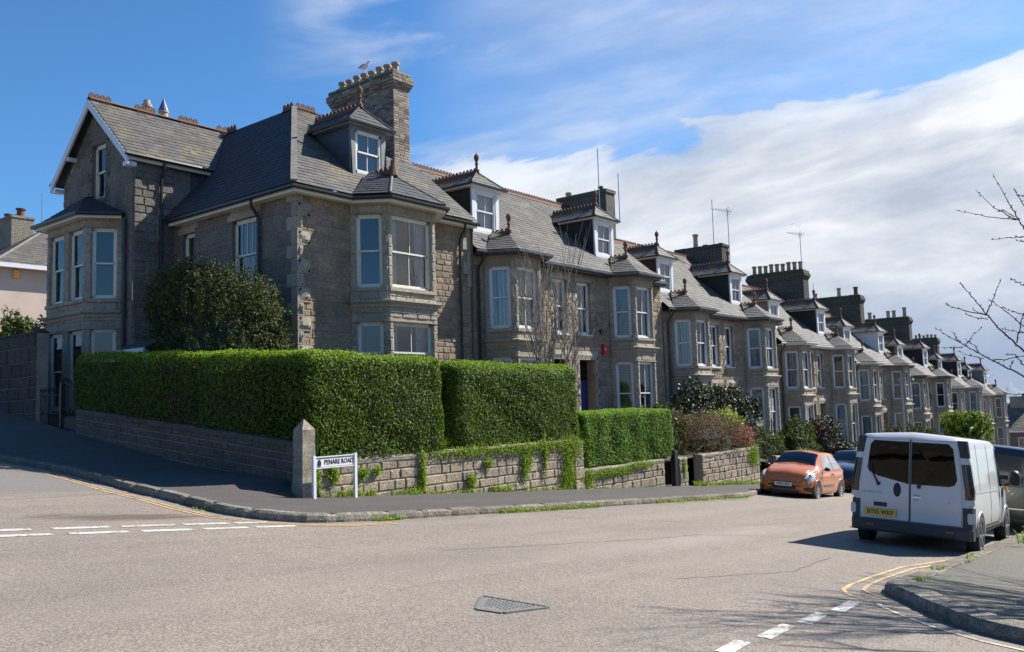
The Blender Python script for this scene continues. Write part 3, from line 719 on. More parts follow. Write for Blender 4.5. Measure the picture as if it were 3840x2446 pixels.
def chimney(root, x0, x1, y0, y1, zb, zt, pots, mat='brick', potm='terracotta', corb=True, course=.085, moss=True, seed=1, tall=None, blocks=True):
    mb = MB()
    def tier(a, za, zb_):
        for P, t, l in (((x0-a, y0-a, 0), (1, 0, 0), x1-x0+2*a), ((x1+a, y0-a, 0), (0, 1, 0), y1-y0+2*a), ((x1+a, y1+a, 0), (-1, 0, 0), x1-x0+2*a), ((x0-a, y1+a, 0), (0, -1, 0), y1-y0+2*a)):
            if blocks: masonry(mb, P, t, l, za, zb_, (), course, .18, .26, seed+int(a*100), .010, 0, 1, fine=False)
            else: mb.face([(P[0], P[1], za), (P[0]+t[0]*l, P[1]+t[1]*l, za), (P[0]+t[0]*l, P[1]+t[1]*l, zb_), (P[0], P[1], zb_)], 0)
        mb.face([(x0-a, y0-a, zb_), (x1+a, y0-a, zb_), (x1+a, y1+a, zb_), (x0-a, y1+a, zb_)], 0, .3); mb.face([(x0-a, y0-a, za), (x0-a, y1+a, za), (x1+a, y1+a, za), (x1+a, y0-a, za)], 0, .3)
    if corb:
        tier(0, zb, zt-.62); tier(.045, zt-.62, zt-.53); tier(.09, zt-.53, zt-.44); tier(.13, zt-.44, zt-.24); tier(.07, zt-.24, zt-.06)
    else: tier(0, zb, zt-.15); tier(.05, zt-.15, zt)
    ch = mb.build('chimney', [mat, 'mortar'] if blocks else [mat, mat], root)
    if corb or moss:
        mb = MB(); r_ = random.Random(seed); a = .10 if corb else .05; rows = []
        for j, zz, s in ((0, zt-.24 if corb else zt-.03, 1.0), (1, zt-.12, .9), (2, zt+.02, .55), (3, zt+.05, .0)):
            nseg = 26; row = []
            for k in range(nseg):
                q = k/nseg*4; i = int(q); f = q-i; cs = [(-1, -1), (1, -1), (1, 1), (-1, 1), (-1, -1)]
                ux = cs[i][0]+(cs[i+1][0]-cs[i][0])*f; uy = cs[i][1]+(cs[i+1][1]-cs[i][1])*f
                hx = (x1-x0)/2+a; hy = (y1-y0)/2+a; sh = .12*(1-s)
                row.append(((x0+x1)/2+ux*max(0, hx-(1-s)*.3)+r_.uniform(-.015, .015), (y0+y1)/2+uy*max(0, hy-(1-s)*.3)+r_.uniform(-.015, .015), zz+r_.uniform(-.02, .02)))
            rows.append(row)
        mb.grid(rows, 0, .5, True); mb.build('flaunching', 'moss', ch)
    xm = (x0+x1)/2
    for y, h, rr, pm in pots:
        mb = MB()
        mb.lathe((xm, y, zt-.02), [(rr*1.08, 0), (rr*1.02, .06), (rr*.92, h*.55), (rr*.95, h-.12), (rr*1.22, h-.10), (rr*1.22, h-.02), (rr*.98, h), (rr*.8, h), (rr*.78, h-.25), (0, h-.25)], 12)
        mb.build('chimney_pot', pm, ch)
    return ch
# ---------------------------------------------------------------- corner house
YF = 18.5; XS = 14.05; GZ1 = 7.45; EX = XS-.35; EY = YF-.35
H1 = empty('corner_house', (XS, YF, 1.2), 'large grey granite corner house with side gable, slate roof and tall brick chimney', 'house')
mb = MB(); CR = 'cream_paint'; XE = 20.87
wt = GZ1-.12
masonry(mb, (XS, YF, 0), (1, 0, 0), 1.9, -.2, wt, (), .20, .2, .5, 11, .024)
masonry(mb, (18.9, YF, 0), (1, 0, 0), XE-18.9, -.2, wt, (), .18, .2, .45, 12, .028)
mb.build('front_wall', ['granite', 'mortar'], H1)
mb = MB(); YW = 24.63; t_ = (0, -1, 0)
side_holes = [(YW-21.45, YW-20.3, 5.0, 7.04), (YW-24.05, YW-23.4, 5.3, 7.04), (YW-23.9, YW-22.9, 2.0, 3.6)]
masonry(mb, (XS, YW, 0), t_, YW-YF, .5, wt, side_holes, .22, .22, .6, 13, .02)
for h in side_holes: reveal(mb, (XS, YW-h[0], h[2]), t_, h[1]-h[0], h[3]-h[2], .2, 0, .2)
mb.build('side_wall', ['granite_grey', 'mortar'], H1)
mb = MB()
for k, h in enumerate(side_holes): mb = MB(); surround(mb, (XS, YW-h[0], h[2]), t_, h[1]-h[0], h[3]-h[2], 0, 40+k, jamb=False); mb.build('window_surround', 'dressed', H1)
mb = MB()
# quoins up the street corner
v = -.1; k = 0; r_ = random.Random(5)
while v < wt-.1:
    hh = .36 if k % 2 else .40; hh = min(hh, wt-v); wd = .42 if k % 2 == 0 else .17; tt = r_.random()
    mb.box(XS-.022, XS+wd, YF-.04, YF+.10, v+.006, v+hh-.006, 0, tt); mb.box(XS-.035, XS+.1, YF-.022, YF+(.20 if k % 2 == 0 else .40), v+.006, v+hh-.006, 0, tt)
    rows = [[(XS+.03+(wd-.06)*i/4, YF-.04-(0 if i in (0, 4) or j in (0, 3) else r_.uniform(.015, .05)), v+.04+(hh-.08)*j/3) for i in range(5)] for j in range(4)]; mb.grid(rows, 0, tt)
    v += hh; k += 1
# toothed stones by the party line
mb.build('quoins', 'dressed', H1); mb = MB(); v = 5.42; k = 0
while v < wt-.2:
    hh = .4; wd = .38 if k % 2 else .2
    mb.box(XE-wd, XE+.02, YF-.05, YF+.05, v+.005, v+hh-.005, 0, r_.random())
    v += hh; k += 1
mb.build('toothing_stones', 'dressed', H1)
window(H1, (XS, 21.45, 5.0), t_, 1.15, 2.04, CR, 3, 'blind', sill=False, recess=.1)
window(H1, (XS, 24.05, 5.3), t_, .65, 1.74, CR, 0, 'net_curtain', sill=False, recess=.1)
window(H1, (XS, 23.9, 2.0), t_, 1.0, 1.6, 'white_paint', 1, 'net_curtain', recess=.1)
# wing with the gable on the side street
XG = 12.79; YR0, YR1 = 24.66, 29.2; YA = 26.93; WZ = 9.25; AZ = 11.62
mb = MB()
masonry(mb, (XG, YW, 0), (1, 0, 0), XS-XG, .8, WZ, (), .27, .2, .5, 21, .06)
gl = YR1-YR0; gtop = [(0, .8), (gl, .8), (gl, WZ), (gl-(YA-YR0), AZ-.15), (0, WZ)]
gh = (YR1-27.22, YR1-26.33, 8.42, 10.18)
masonry(mb, (XG, YR1, 0), (0, -1, 0), gl, .8, AZ, [gh], .27, .24, .6, 22, .03, back=False, top=[(0, .8), (gl, .8), (gl, WZ), (YR1-YA, AZ-.15), (0, WZ)])
GP = lambda u, v: (XG, YR1-u, v)
ua = YR1-YA; sl_ = (AZ-.15-WZ)/ua; sr_ = (AZ-.15-WZ)/(gl-ua); gr = lambda u: WZ+sl_*u if u < ua else AZ-.15-sr_*(u-ua)
for q in ([(0, .8), (gh[0], .8), (gh[0], gr(gh[0])), (0, WZ)], [(gh[0], .8), (gh[1], .8), (gh[1], gh[2]), (gh[0], gh[2])], [(gh[0], gh[3]), (gh[1], gh[3]), (gh[1], gr(gh[1])), (ua, AZ-.15), (gh[0], gr(gh[0]))], [(gh[1], .8), (gl, .8), (gl, WZ), (gh[1], gr(gh[1]))]): mb.face([GP(*p) for p in q], 1)
reveal(mb, (XG, 27.22, 8.42), t_, .89, 1.76, .2, 0, .2)
mb.face([(XG, YR1, .8), (XG, YR1, WZ), (20, YR1, WZ), (20, YR1, .8)], 1)
# wing side wall carried up over the main eaves, slated/leaded cheek at its end
mb.face([(XS, YW, wt), (14.9, YW, wt), (14.9, YW, WZ), (XS, YW, WZ)], 0, .4)
mb.build('wing_wall', ['granite_grey', 'mortar'], H1)
mb = MB(); mb.face([(14.62, YW-.02, 8.35), (15.5, YW-.02, WZ+.02), (14.62, YW-.02, WZ+.02)]); mb.face([(14.60, YW-.03, 8.2), (14.66, YW-.03, 8.2), (15.6, YW-.03, WZ), (15.5, YW-.03, WZ)]); mb.build('lead_cheek', 'lead_dark', H1)
mb = MB(); surround(mb, (XG, 27.22, 8.42), t_, .89, 1.76, 0, 33, lint=.22, jamb=True)
mb.build('window_surround', 'granite_grey', H1)
window(H1, (XG, 27.22, 8.42), t_, .89, 1.76, CR, 0, 'interior_shade', sill=False, recess=.1)
# wing roof
ov = .30; ze = WZ+.08; ey0 = YR0-.27; ey1 = YR1+.27; ys_ = YA
mb = MB(); XB = 17.6
slates(mb, [(XG-ov, ey0, ze), (16.0, ey0, ze), (XB, YA, AZ), (XG-ov, YA, AZ)], .22, .3, 0, 51)
mb.build('wing_roof', 'slate_pale', H1)
mb = MB(); slates(mb, [(22, ey1, ze), (XG-ov, ey1, ze), (XG-ov, YA, AZ), (22, YA, AZ)], .22, .3, 0, 52); mb.build('wing_roof', 'slate_pale', H1)
mb = MB()
for (a, b_) in (((XG-ov, ey0, ze), (XG-ov, YA, AZ)), ((XG-ov, ey1, ze), (XG-ov, YA, AZ))):
    a = Vector(a); b_ = Vector(b_); mb.obox(a+Vector((-.03, 0, -.30)), b_-a, (.06, 0, 0), (0, 0, .28))
mb.box(XG-.3, XG, YR0-.2, YR0+.05, WZ-.25, WZ-.12); mb.box(XG-.3, XG, YR1-.05, YR1+.2, WZ-.25, WZ-.12); mb.box(XG-.28, XG, 28.3, 28.42, 9.9, 10.02)
mb.build('bargeboard', 'white_paint', H1)
mb = MB(); mb.obox((XG-ov+.03, ey0, ze-.04), (0, YA-ey0, AZ-ze), (.28, 0, 0), (0, 0, .02)); mb.obox((XG-ov+.03, ey1, ze-.04), (0, YA-ey1, AZ-ze), (.28, 0, 0), (0, 0, .02)); mb.build('soffit', 'dark_fascia', H1)
mb = MB()
mb.box(XG-ov+.05, 16.0, ey0+.02, ey0+.06, ze-.16, ze-.02); mb.build('fascia', CR, H1)
mb = MB(); mb.tube([(XG-ov-.1, ey0-.05, ze-.02), (16.1, ey0-.05, ze-.02)], .06, 8); mb.build('gutter', 'black_paint', H1); mb = MB(); mb.tube([(XG-ov-.02, ey1+.05, ze-.02), (20, ey1+.05, ze-.02)], .06, 8); mb.build('gutter', 'black_paint', H1); mb = MB()
mb.tube([(13.62, ey0-.05, ze-.05), (13.62, ey0-.02, ze-.25), (13.62, YW-.09, ze-.55), (13.62, YW-.09, 2)], .045, 8); mb.build('downpipe', 'black_paint', H1)
mb = MB(); mb.obox((XG-ov, YA-.13, AZ-.02), (22-XG, 0, 0), (0, .13, .06), (0, .01, .03)); mb.obox((XG-ov, YA, AZ+.04), (22-XG, 0, 0), (0, .13, -.06), (0, .01, .03))
for xx in (XG-ov, 14.0, 15.55, 17.0): crest(mb, (xx, YA, AZ+.02), (xx+.72, YA, AZ+.02), .18, .09)
mb.build('ridge_tiles', 'terracotta', H1)
# main roof: hipped at the street corner
PX, PY, PZ = 17.33, 22.9, 11.55; s_f = (PZ-GZ1)/(PY-EY)
mb = MB()
slates(mb, [(EX, EY, GZ1+.08), (XE+.05, EY, GZ1+.08), (XE+.05, PY, PZ), (PX, PY, PZ)], .205, .29, 0, 61)
mb.build('roof_front', 'slate_pale', H1)
mb = MB(); slates(mb, [(EX, 26.5, GZ1+.08), (EX, EY, GZ1+.08), (PX, PY, PZ), (PX, 27.4, PZ)], .205, .29, 0, 62); mb.build('roof_side', 'slate_dark', H1)  # shade of this slope put into its darker blue slates
mb = MB(); mb.face([(PX, PY, PZ), (XE+.05, PY, PZ), (XE+.05, 28.5, 7.6), (PX, 28.5, 7.6)]); mb.face([(XE, YF, -.2), (XE, 28, -.2), (XE, 28, 7.4), (XE, PY, PZ-.05), (XE, EY+.2, GZ1)], 1); mb.face([(XG, YR1, .8), (XE, 28, .8), (XE, 28, 8), (20, YR1, 8)], 1)
mb.build('roof_back', ['slate', 'granite_grey'], H1)
mb = MB(); a = Vector((EX, EY, GZ1+.1)); b_ = Vector((PX, PY, PZ+.02)); mb.obox(a+Vector((-.07, .05, 0)), b_-a, Vector((.14, -.10, .0)), (0, 0, .05)); mb.build('hip_lead', 'hip_mortar', H1)
mb = MB(); mb.obox((PX, PY-.12, PZ-.02), (XE-PX, 0, 0), (0, .12, .05), (0, 0, .03)); crest(mb, (PX+.05, PY, PZ+.02), (PX+.85, PY, PZ+.02), .17, .09); crest(mb, (PX, PY+.05, PZ+.02), (PX, PY+.6, PZ+.02), .17, .09); mb.build('ridge_tiles', 'terracotta', H1); mb = MB(); crest(mb, (PX, 26.2, PZ+.02), (PX, 26.75, PZ+.02), .17, .09)
mb.build('ridge_tiles', 'terracotta', H1)
eaves(H1, [(XS, 24.3), (XS, YF), (15.85, YF), (16.48, YF-.86), (18.35, YF-.86), (18.98, YF), (XE+.05, YF)], wt, .32, CR)
pipe(H1, 20.3, YF, wt, .3); pipe(H1, XS, 20.05, wt, .5, axis=1)
bay(H1, 15.85, 16.48, 18.35, 18.98, YF, .86, -.2, wt, [(2.3, 4.02), (4.97, 7.04)], CR, ('interior_shade', 'split', 'net_curtain'), 71, cornz=4.58)
mb = MB(); gy = YF-.86-.32
hiproof(mb, [(15.65, EY+.02), (16.30, gy), (18.53, gy), (19.2, EY+.02)], GZ1+.09, (17.35, YF-.15, GZ1+.98), (17.35, EY+1.12, GZ1+.98), 73); mb.build('bay_roof', 'slate_dark', H1)
mb = MB()
for e in ((16.30, gy), (18.53, gy)): mb.tube([(e[0], e[1], GZ1+.10), (17.35, YF-.15, GZ1+.98)], .045, 6)
mb.build('bay_hip_lead', 'hip_mortar', H1)
mb = MB(); crest(mb, (17.35, YF-.2, GZ1+1.0), (17.35, EY+1.15, GZ1+1.0), .17, .085, base=.17); mb.lathe((17.35, YF-.2, GZ1+1.0), [(.16, -.06), (.10, .12), (.07, .3), (.07, .42), (0, .44)], 8); mb.build('bay_crest', 'terracotta', H1)
dormer(H1, 16.68, 18.05, 19.38, 8.62, 10.02, None, .68, s_f, EY, GZ1+.08, 'lead_dark', CR, 'slate_dark', 'blind', True, 81, frame='lead')
chimney(H1, 19.98, 20.72, 21.0, 24.25, 9.6, 13.15, [(21.25+.40*k, .40+.02*(k % 3), .12, 'pot_buff') for k in range(8)], seed=91)
# side-street bay
bay(H1, 28.75, 28.42, 25.85, 25.25, XG, .82, .9, 7.55, [(1.85, 4.22), (5.12, 7.26)], CR, ('interior_shade', 'interior_shade', 'interior_shade'), 75, axis=1, frontsplit=True, cornz=4.72)
mb = MB()
hiproof(mb, [(XG, 29.1), (XG-1.14, 28.62), (XG-1.14, 25.68), (XG, 24.98)], 7.66, (XG-.25, 27.15, 8.5), (XG, 27.1, 8.5), 77)
mb.build('bay_roof', 'slate_dark', H1)
eaves(H1, [(XG, 28.75), (XG-.82, 28.42), (XG-.82, 25.85), (XG, 25.25)], 7.53, .30, CR)
mb = MB(); mb.tube([(XG-.1, 24.95, 7.5), (XG-.1, 24.95, 1.0)], .05, 8); mb.build('downpipe', 'black_paint', H1)
# porch in the angle, half hidden by the tree
mb = MB(); slates(mb, [(12.3, 23.0, 3.5), (12.3, 24.6, 3.5), (14.0, 24.6, 4.3), (14.0, 23.0, 4.3)], .2, .3, 0, 79); mb.box(12.35, 12.45, 23.05, 23.15, .8, 3.45, 1); mb.box(12.25, 12.32, 22.98, 24.6, 3.38, 3.5, 1); mb.build('porch', ['slate', 'white_paint'], H1)
# back flues with cowls behind the wing ridge
chimney(H1, 15.0, 15.9, 28.3, 29.0, 9.5, 12.0, [], 'render_dark', corb=False, blocks=False, moss=False)
mb = MB(); mb.lathe((15.2, 28.4, 11.9), [(.16, 0), (.15, .05), (.14, .45), (.18, .47), (.18, .56), (.12, .57), (.11, .72), (0, .72)], 14); mb.build('chimney_pot', 'pot_cream', H1); mb = MB(); mb.lathe((15.82, 28.4, 11.8), [(.17, 0), (.155, .5), (.18, .52), (.18, .58), (0, .58)], 14); mb.build('chimney_pot', 'pot_cream', H1)
plain('cowl_blue', (.05, .09, .22), .4)
mb = MB(); mb.lathe((15.82, 28.4, 12.38), [(.18, 0), (.17, .05), (.0, .50)], 14); mb.build('cowl', 'cowl_blue', H1)
# satellite aerial cable box etc: gull on the stack
gl_ = empty('gull', (20.3, 22.75, 13.55), 'white and grey gull perched among the pots of the tall brick chimney', 'bird')
plain('gull_white', (.8, .8, .8), .7); plain('gull_grey', (.35, .37, .40), .7); plain('gull_beak', (.6, .4, .05), .5)
mb = MB(); c = Vector((20.3, 22.75, 13.78))
mb.tube([c+Vector((0, .30, .0)), c+Vector((0, .22, .0)), c+Vector((0, .08, -.01)), c+Vector((0, -.08, .02)), c+Vector((0, -.16, .10)), c+Vector((0, -.20, .14)), c+Vector((0, -.25, .13))], [.01, .04, .085, .08, .045, .045, .02], 8); mb.build('body', 'gull_white', gl_, True)
mb = MB(); 
for s in (-1, 1): mb.tube([c+Vector((s*.06, -.08, .05)), c+Vector((s*.075, .1, .03)), c+Vector((s*.03, .36, .02))], [.03, .045, .006], 6); 
mb.build('wings', 'gull_grey', gl_, True)
mb = MB(); mb.tube([c+Vector((0, -.24, .13)), c+Vector((0, -.31, .115))], [.014, .004], 5); mb.tube([c+Vector((.02, 0, -.07)), c+Vector((.02, 0, -.23))], .008, 4); mb.tube([c+Vector((-.02, 0, -.07)), c+Vector((-.02, 0, -.23))], .008, 4); mb.build('beak_and_legs', 'gull_beak', gl_)
# ---------------------------------------------------------------- terrace: two house kinds, then copies stepping downhill
X0 = 20.87; GA = 6.62; FL = GA-6.5
def terrace_house(kind, label):
    left = kind == 'left'
    root = empty('terraced_house', (X0, YF, FL), label, 'house', 'granite terraced houses stepping downhill')
    xa, xb = (X0, X0+5.65) if left else (X0+5.65, X0+12.38)
    wt = GA-.12; sf = .84; seed = 200 if left else 300
    bx = [X0+.65, X0+1.17, X0+2.55, X0+3.07] if left else [X0+8.2, X0+8.67, X0+10.1, X0+10.6]
    win = (X0+4.45, X0+5.33) if left else (X0+5.98, X0+6.88)
    dr = (X0+4.30, X0+5.33) if left else (X0+5.98, X0+7.03)
    mb = MB(); zb = -.9
    segs = [(xa, bx[0]), (bx[3], xb)]
    for k, (a, b) in enumerate(segs):
        hs = []
        if a < win[0] < b: hs = [(win[0]-a, win[1]-a, GA-2.45, GA-.45), (dr[0]-a, dr[1]-a, FL+.12, GA-3.40)]
        masonry(mb, (a, YF, 0), (1, 0, 0), b-a, zb, wt, hs, .20, .2, .5, seed+k, .022)
        for h in hs: reveal(mb, (a+h[0], YF, h[2]), (1, 0, 0), h[1]-h[0], h[3]-h[2], (.2 if h[3] > GA-3 else .37), 0, .5)
    mb.build('front_wall', ['granite', 'mortar'], root)
    mb = MB(); surround(mb, (win[0], YF, GA-2.45), (1, 0, 0), win[1]-win[0], 2.0, 0, seed+5, lint=.22); surround(mb, (dr[0], YF, FL+.12), (1, 0, 0), dr[1]-dr[0], 3.0-.02, 0, seed+6, lint=.34, sill=0)
    mb.build('window_surround', 'dressed', root)
    window(root, (win[0], YF, GA-2.45), (1, 0, 0), win[1]-win[0], 2.0, 'white_paint', 1, 'split', recess=.1)
    # front door deep in its porch
    d0 = (dr[0], YF+.37, FL+.12); dw = dr[1]-dr[0]
    mb = MB(); mb.box(dr[0], dr[1], YF+.37, YF+.42, FL+.12, FL+2.35)
    for i in (0, 1):
        for (z0, z1) in ((.25, .85), (1.05, 2.0)): mb.box(dr[0]+.12+i*(dw/2-.06), dr[0]+.12+i*(dw/2-.06)+dw/2-.18, YF+.355, YF+.37, FL+.12+z0, FL+.12+z1)
    dm = ('door_blue' if not left else 'door_dark')
    do = mb.build('door', dm, root)
    mb = MB(); mb.lathe((dr[0]+.12, YF+.36, FL+1.15), [(.03, 0), (.03, .03), (0, .05)], 8, axis=(0, -1, 0)); mb.build('handle', 'steel', do)
    mb = MB(); mb.box(dr[0], dr[1], YF+.38, YF+.42, FL+2.4, GA-3.42); wi = mb.build('fanlight', 'glass', root)
    mb = MB(); mb.face([(dr[0], YF+.6, FL), (dr[1], YF+.6, FL), (dr[1], YF+.6, GA-3.2), (dr[0], YF+.6, GA-3.2)]); mb.build('hall_shade', 'interior_shade', wi)  # black sheet behind the fanlight stands for the unlit inside
    bay(root, *bx, YF, .9, zb, wt, [(FL+.55, GA-3.45), (GA-2.52, GA-.46)], 'white_paint', ('net_curtain', 'split', 'net_curtain') if left else ('blind', 'split', 'net_curtain'), seed+20, cornz=GA-2.92)
    path = [(xa, YF)]+[(bx[0], YF), (bx[1], YF-.9), (bx[2], YF-.9), (bx[3], YF)]+[(xb, YF)]
    eaves(root, path, wt, .30, 'dark_fascia', 'pipe_grey')
    ey = YF-.30
    r0 = (ey, GA); ry = YF+4.5; rz = GA+sf*(ry-ey)
    mb = MB(); slates(mb, [(xa, ey, GA+.05), (xb, ey, GA+.05), (xb, ry, rz), (xa, ry, rz)], .21, .30, 0, seed+30); mb.build('roof', 'slate_pale', root)
    mb = MB(); mb.face([(xa, ry, rz), (xb, ry, rz), (xb, ry+4.8, GA+.05), (xa, ry+4.8, GA+.05)], 0)
    xs_ = xa if left else xb
    mb.face([(xs_, YF, zb), (xs_, YF+9, zb), (xs_, YF+9, GA), (xs_, ry, rz-.05), (xs_, YF, GA+.1)], 1); mb.face([(xa, YF+9, zb), (xb, YF+9, zb), (xb, YF+9, GA), (xa, YF+9, GA)], 1)
    mb.build('rear', ['slate', 'granite'], root)
    mb = MB(); crest(mb, (xa+.05, ry, rz+.03), (xb-.02, ry, rz+.03), .18, .08, base=.08); mb.build('ridge_tiles', 'terracotta', root)
    gy = YF-.9-.30; xm = (bx[1]+bx[2])/2; zt = GA+.05
    mb = MB(); hiproof(mb, [(bx[0]-.2, ey+.02), (bx[1]-.16, gy), (bx[2]+.16, gy), (bx[3]+.2, ey+.02)], zt, (xm, YF-.15, GA+.78), (xm, ey+.88, GA+.78), seed+40, course=.19)
    mb.build('bay_roof', 'slate', root)
    mb = MB(); crest(mb, (xm, YF-.15, GA+.80), (xm, ey+.95, GA+.80), .17, .075, base=.12); finial(mb, (xm, YF-.15, GA+.86), .6); mb.build('bay_crest', 'terracotta', root)
    if left: pipe(root, xa+.30, YF, wt, zb+.5, mat='black_paint')
    dx = (X0+.98, X0+2.38) if left else (X0+8.45, X0+9.85)
    dormer(root, *dx, YF+.72, GA+.98, GA+2.42, None, .58, sf, ey, GA+.05, 'cheek_black', 'white_paint', 'slate', 'curtain', True, seed+50)  # pale sheet behind the dormer panes stands in for reflected sky
    return root
TL = terrace_house('left', 'x'); TR = terrace_house('right', 'x')
EZ = [6.62, 5.58, 4.55, 3.69, 2.87, 2.05, 1.28]
XP = [20.87, 33.37, 45.73, 58.06, 70.4, 82.6, 94.3]
UPH = ['the corner house', 'the first pair', 'the second pair', 'the third pair', 'the fourth pair', 'the fifth pair', 'the sixth pair']
ORD = ['first', 'second', 'third', 'fourth', 'fifth', 'sixth', 'last']
DL = ['granite house next downhill from the corner house, behind the bare tree', 'granite house with blue front door beside the bare tree', 'granite house above the dark glossy camellia, left of its pair', 'granite house right of the twin dark porches above the camellia', 'granite house above the orange car, left half of the third pair', 'granite house right half of the third pair, above the flowering camellia', 'left half of the fourth granite pair downhill from the corner house', 'right half of the fourth granite pair, with white dormer cheeks', 'granite house behind the lamp post, left half of the fifth pair', 'right half of the fifth granite pair, beyond the lamp post', 'left half of the sixth granite pair, left of the round evergreen', 'right half of the sixth granite pair, behind the round evergreen', 'second to last granite house of the terrace, nearest the sea', 'last granite house at the seaward end of the terrace']
houses = []
for k in range(7):
    for j, src in enumerate((TL, TR)):
        h = src if k == 0 else copy_tree(src)
        h.location = (XP[k], YF, EZ[k]-6.5); h['label'] = DL[2*k+j]; houses.append(h)
        if k:
            for ch in h.children:
                nm = ch.name.split('.')[0]
                if nm == 'window':
                    for g in ch.children:
                        if g.name.startswith(('curtain', 'blind')) and rnd.random() < .6:
                            for sl_ in g.material_slots: sl_.link = 'OBJECT'; sl_.material = MATS[rnd.choice(['net_curtain', 'blind', 'interior_shade', 'curtain', 'net_curtain'])]
                if nm == 'door': ch.material_slots[0].link = 'OBJECT'; ch.material_slots[0].material = MATS[rnd.choice(['door_dark', 'door_red', 'door_dark'])]
                if nm in ('fascia',) and k in (2, 3, 5, 6): ch.material_slots[0].link = 'OBJECT'; ch.material_slots[0].material = MATS['white_paint' if k != 3 or j == 0 else 'door_red']
                if nm == 'gutter' and k in (2, 3, 5, 6): ch.material_slots[0].link = 'OBJECT'; ch.material_slots[0].material = MATS['white_paint']
                if nm == 'dormer' and (k, j) in ((2, 0), (3, 1), (3, 0), (6, 1)):
                  for g in ch.children:
                   if g.name.startswith('dormer_cheek'):
                    g.material_slots[0].link = 'OBJECT'; g.material_slots[0].material = MATS['lead' if (k, j) != (3, 1) else 'white_paint']
                if nm == 'roof' and k in (1, 4, 6): ch.material_slots[0].link = 'OBJECT'; ch.material_slots[0].material = MATS['slate_pale']
bpy.context.view_layer.update()
def rowpots(y0, n, st, h=.5, r_=.12, m='pot_buff'): return [(y0+st*i, h+.03*((i*7) % 3), r_, m) for i in range(n)]
S = 6.5
# chimney stacks on the party walls (each belongs to the house on its left)
chimney(houses[1], 32.95, 33.68, 20.9, 23.6, 9.0, 11.25, [(21.4, .28, .11, 'pipe_grey'), (23.2, .3, .13, 'pot_cream')], 'render_dark', corb=False, blocks=False, seed=5)
chimney(houses[3], 45.1, 46.0, 21.1, 24.0, 7.8, 10.3, [(21.35, .12, .14, 'terracotta'), (21.75, .1, .14, 'terracotta'), (22.3, .15, .14, 'terracotta'), (22.9, .85, .15, 'pot_cream')], 'dark_wall', corb=False, seed=6)
chimney(houses[5], 57.35, 58.3, 21.1, 25.0, 6.0, 10.1, rowpots(21.4, 9, .41, .62, .14), 'dark_wall', seed=7)
chimney(houses[7], 69.4, 70.3, 21.2, 25.0, 5.2, 9.35, [(21.6, .7, .16, 'terracotta'), (22.0, .1, .15, 'terracotta'), (22.4, .1, .15, 'terracotta'), (22.9, .75, .15, 'pot_cream'), (23.3, .1, .15, 'terracotta'), (23.65, .1, .15, 'terracotta'), (24.0, .1, .15, 'terracotta'), (24.35, .1, .15, 'terracotta'), (24.8, .5, .16, 'pot_buff')], 'dark_wall', seed=8)
chimney(houses[9], 81.7, 82.6, 20.9, 24.8, 4.0, 8.35, [(21.3, .9, .16, 'pot_buff'), (22.2, .7, .16, 'pot_buff'), (22.7, .7, .16, 'pot_cream'), (24.3, .7, .17, 'pot_cream')], 'dark_wall', seed=9)
chimney(houses[11], 93.4, 94.2, 21.4, 23.7, 3.2, 7.0, rowpots(21.6, 6, .36, .35, .12, 'pot_cream'), 'dark_wall', seed=10)
# aerials standing on the stacks
def aerial(x, y, zb, zt, label, yagi=True):
    r0 = empty('aerial', (x, y, zb), label, 'aerial', 'aerials on the chimney stacks'); mb = MB(); mb.tube([(x, y, zb), (x, y, zt)], .022, 6); mb.build('mast', 'steel', r0)
    if yagi:
        mb = MB(); d = Vector((-.35, .25, .05)); c = Vector((x, y, zt-.12)); mb.tube([c-d*.6, c+d*2.4], .012, 4)
        for i in range(7): q = c+d*(-.5+.4*i); mb.tube([q+Vector((-.12, -.17, .12-.02*i)), q+Vector((.12, .17, -.12+.02*i))], .009, 4)
        for i in range(4): q = c+Vector((.0, 0, -.2+.13*i)); mb.tube([q+Vector((-.2, -.2, 0)), q+Vector((.2, .2, 0))], .009, 4)
        mb.build('antenna', 'steel', r0)
aerial(32.4, 20.9, 9.6, 13.0, 'tall thin aerial rod left of the first dark chimney on the terrace', False)
aerial(33.9, 20.8, 9.8, 12.1, 'short aerial rod right of the first dark chimney on the terrace', False)
aerial(45.2, 21.6, 10.0, 12.9, 'plain aerial mast on the mossy chimney with one tall pot', False)
aerial(46.1, 21.1, 9.3, 12.4, 'branched television aerial beside the mossy chimney with one tall pot')
aerial(57.5, 21.2, 9.8, 12.6, 'television aerial at the end of the nine pot chimney')
aerial(69.8, 24.9, 9.0, 10.7, 'small aerial at the far left end of the row of low pots', False)
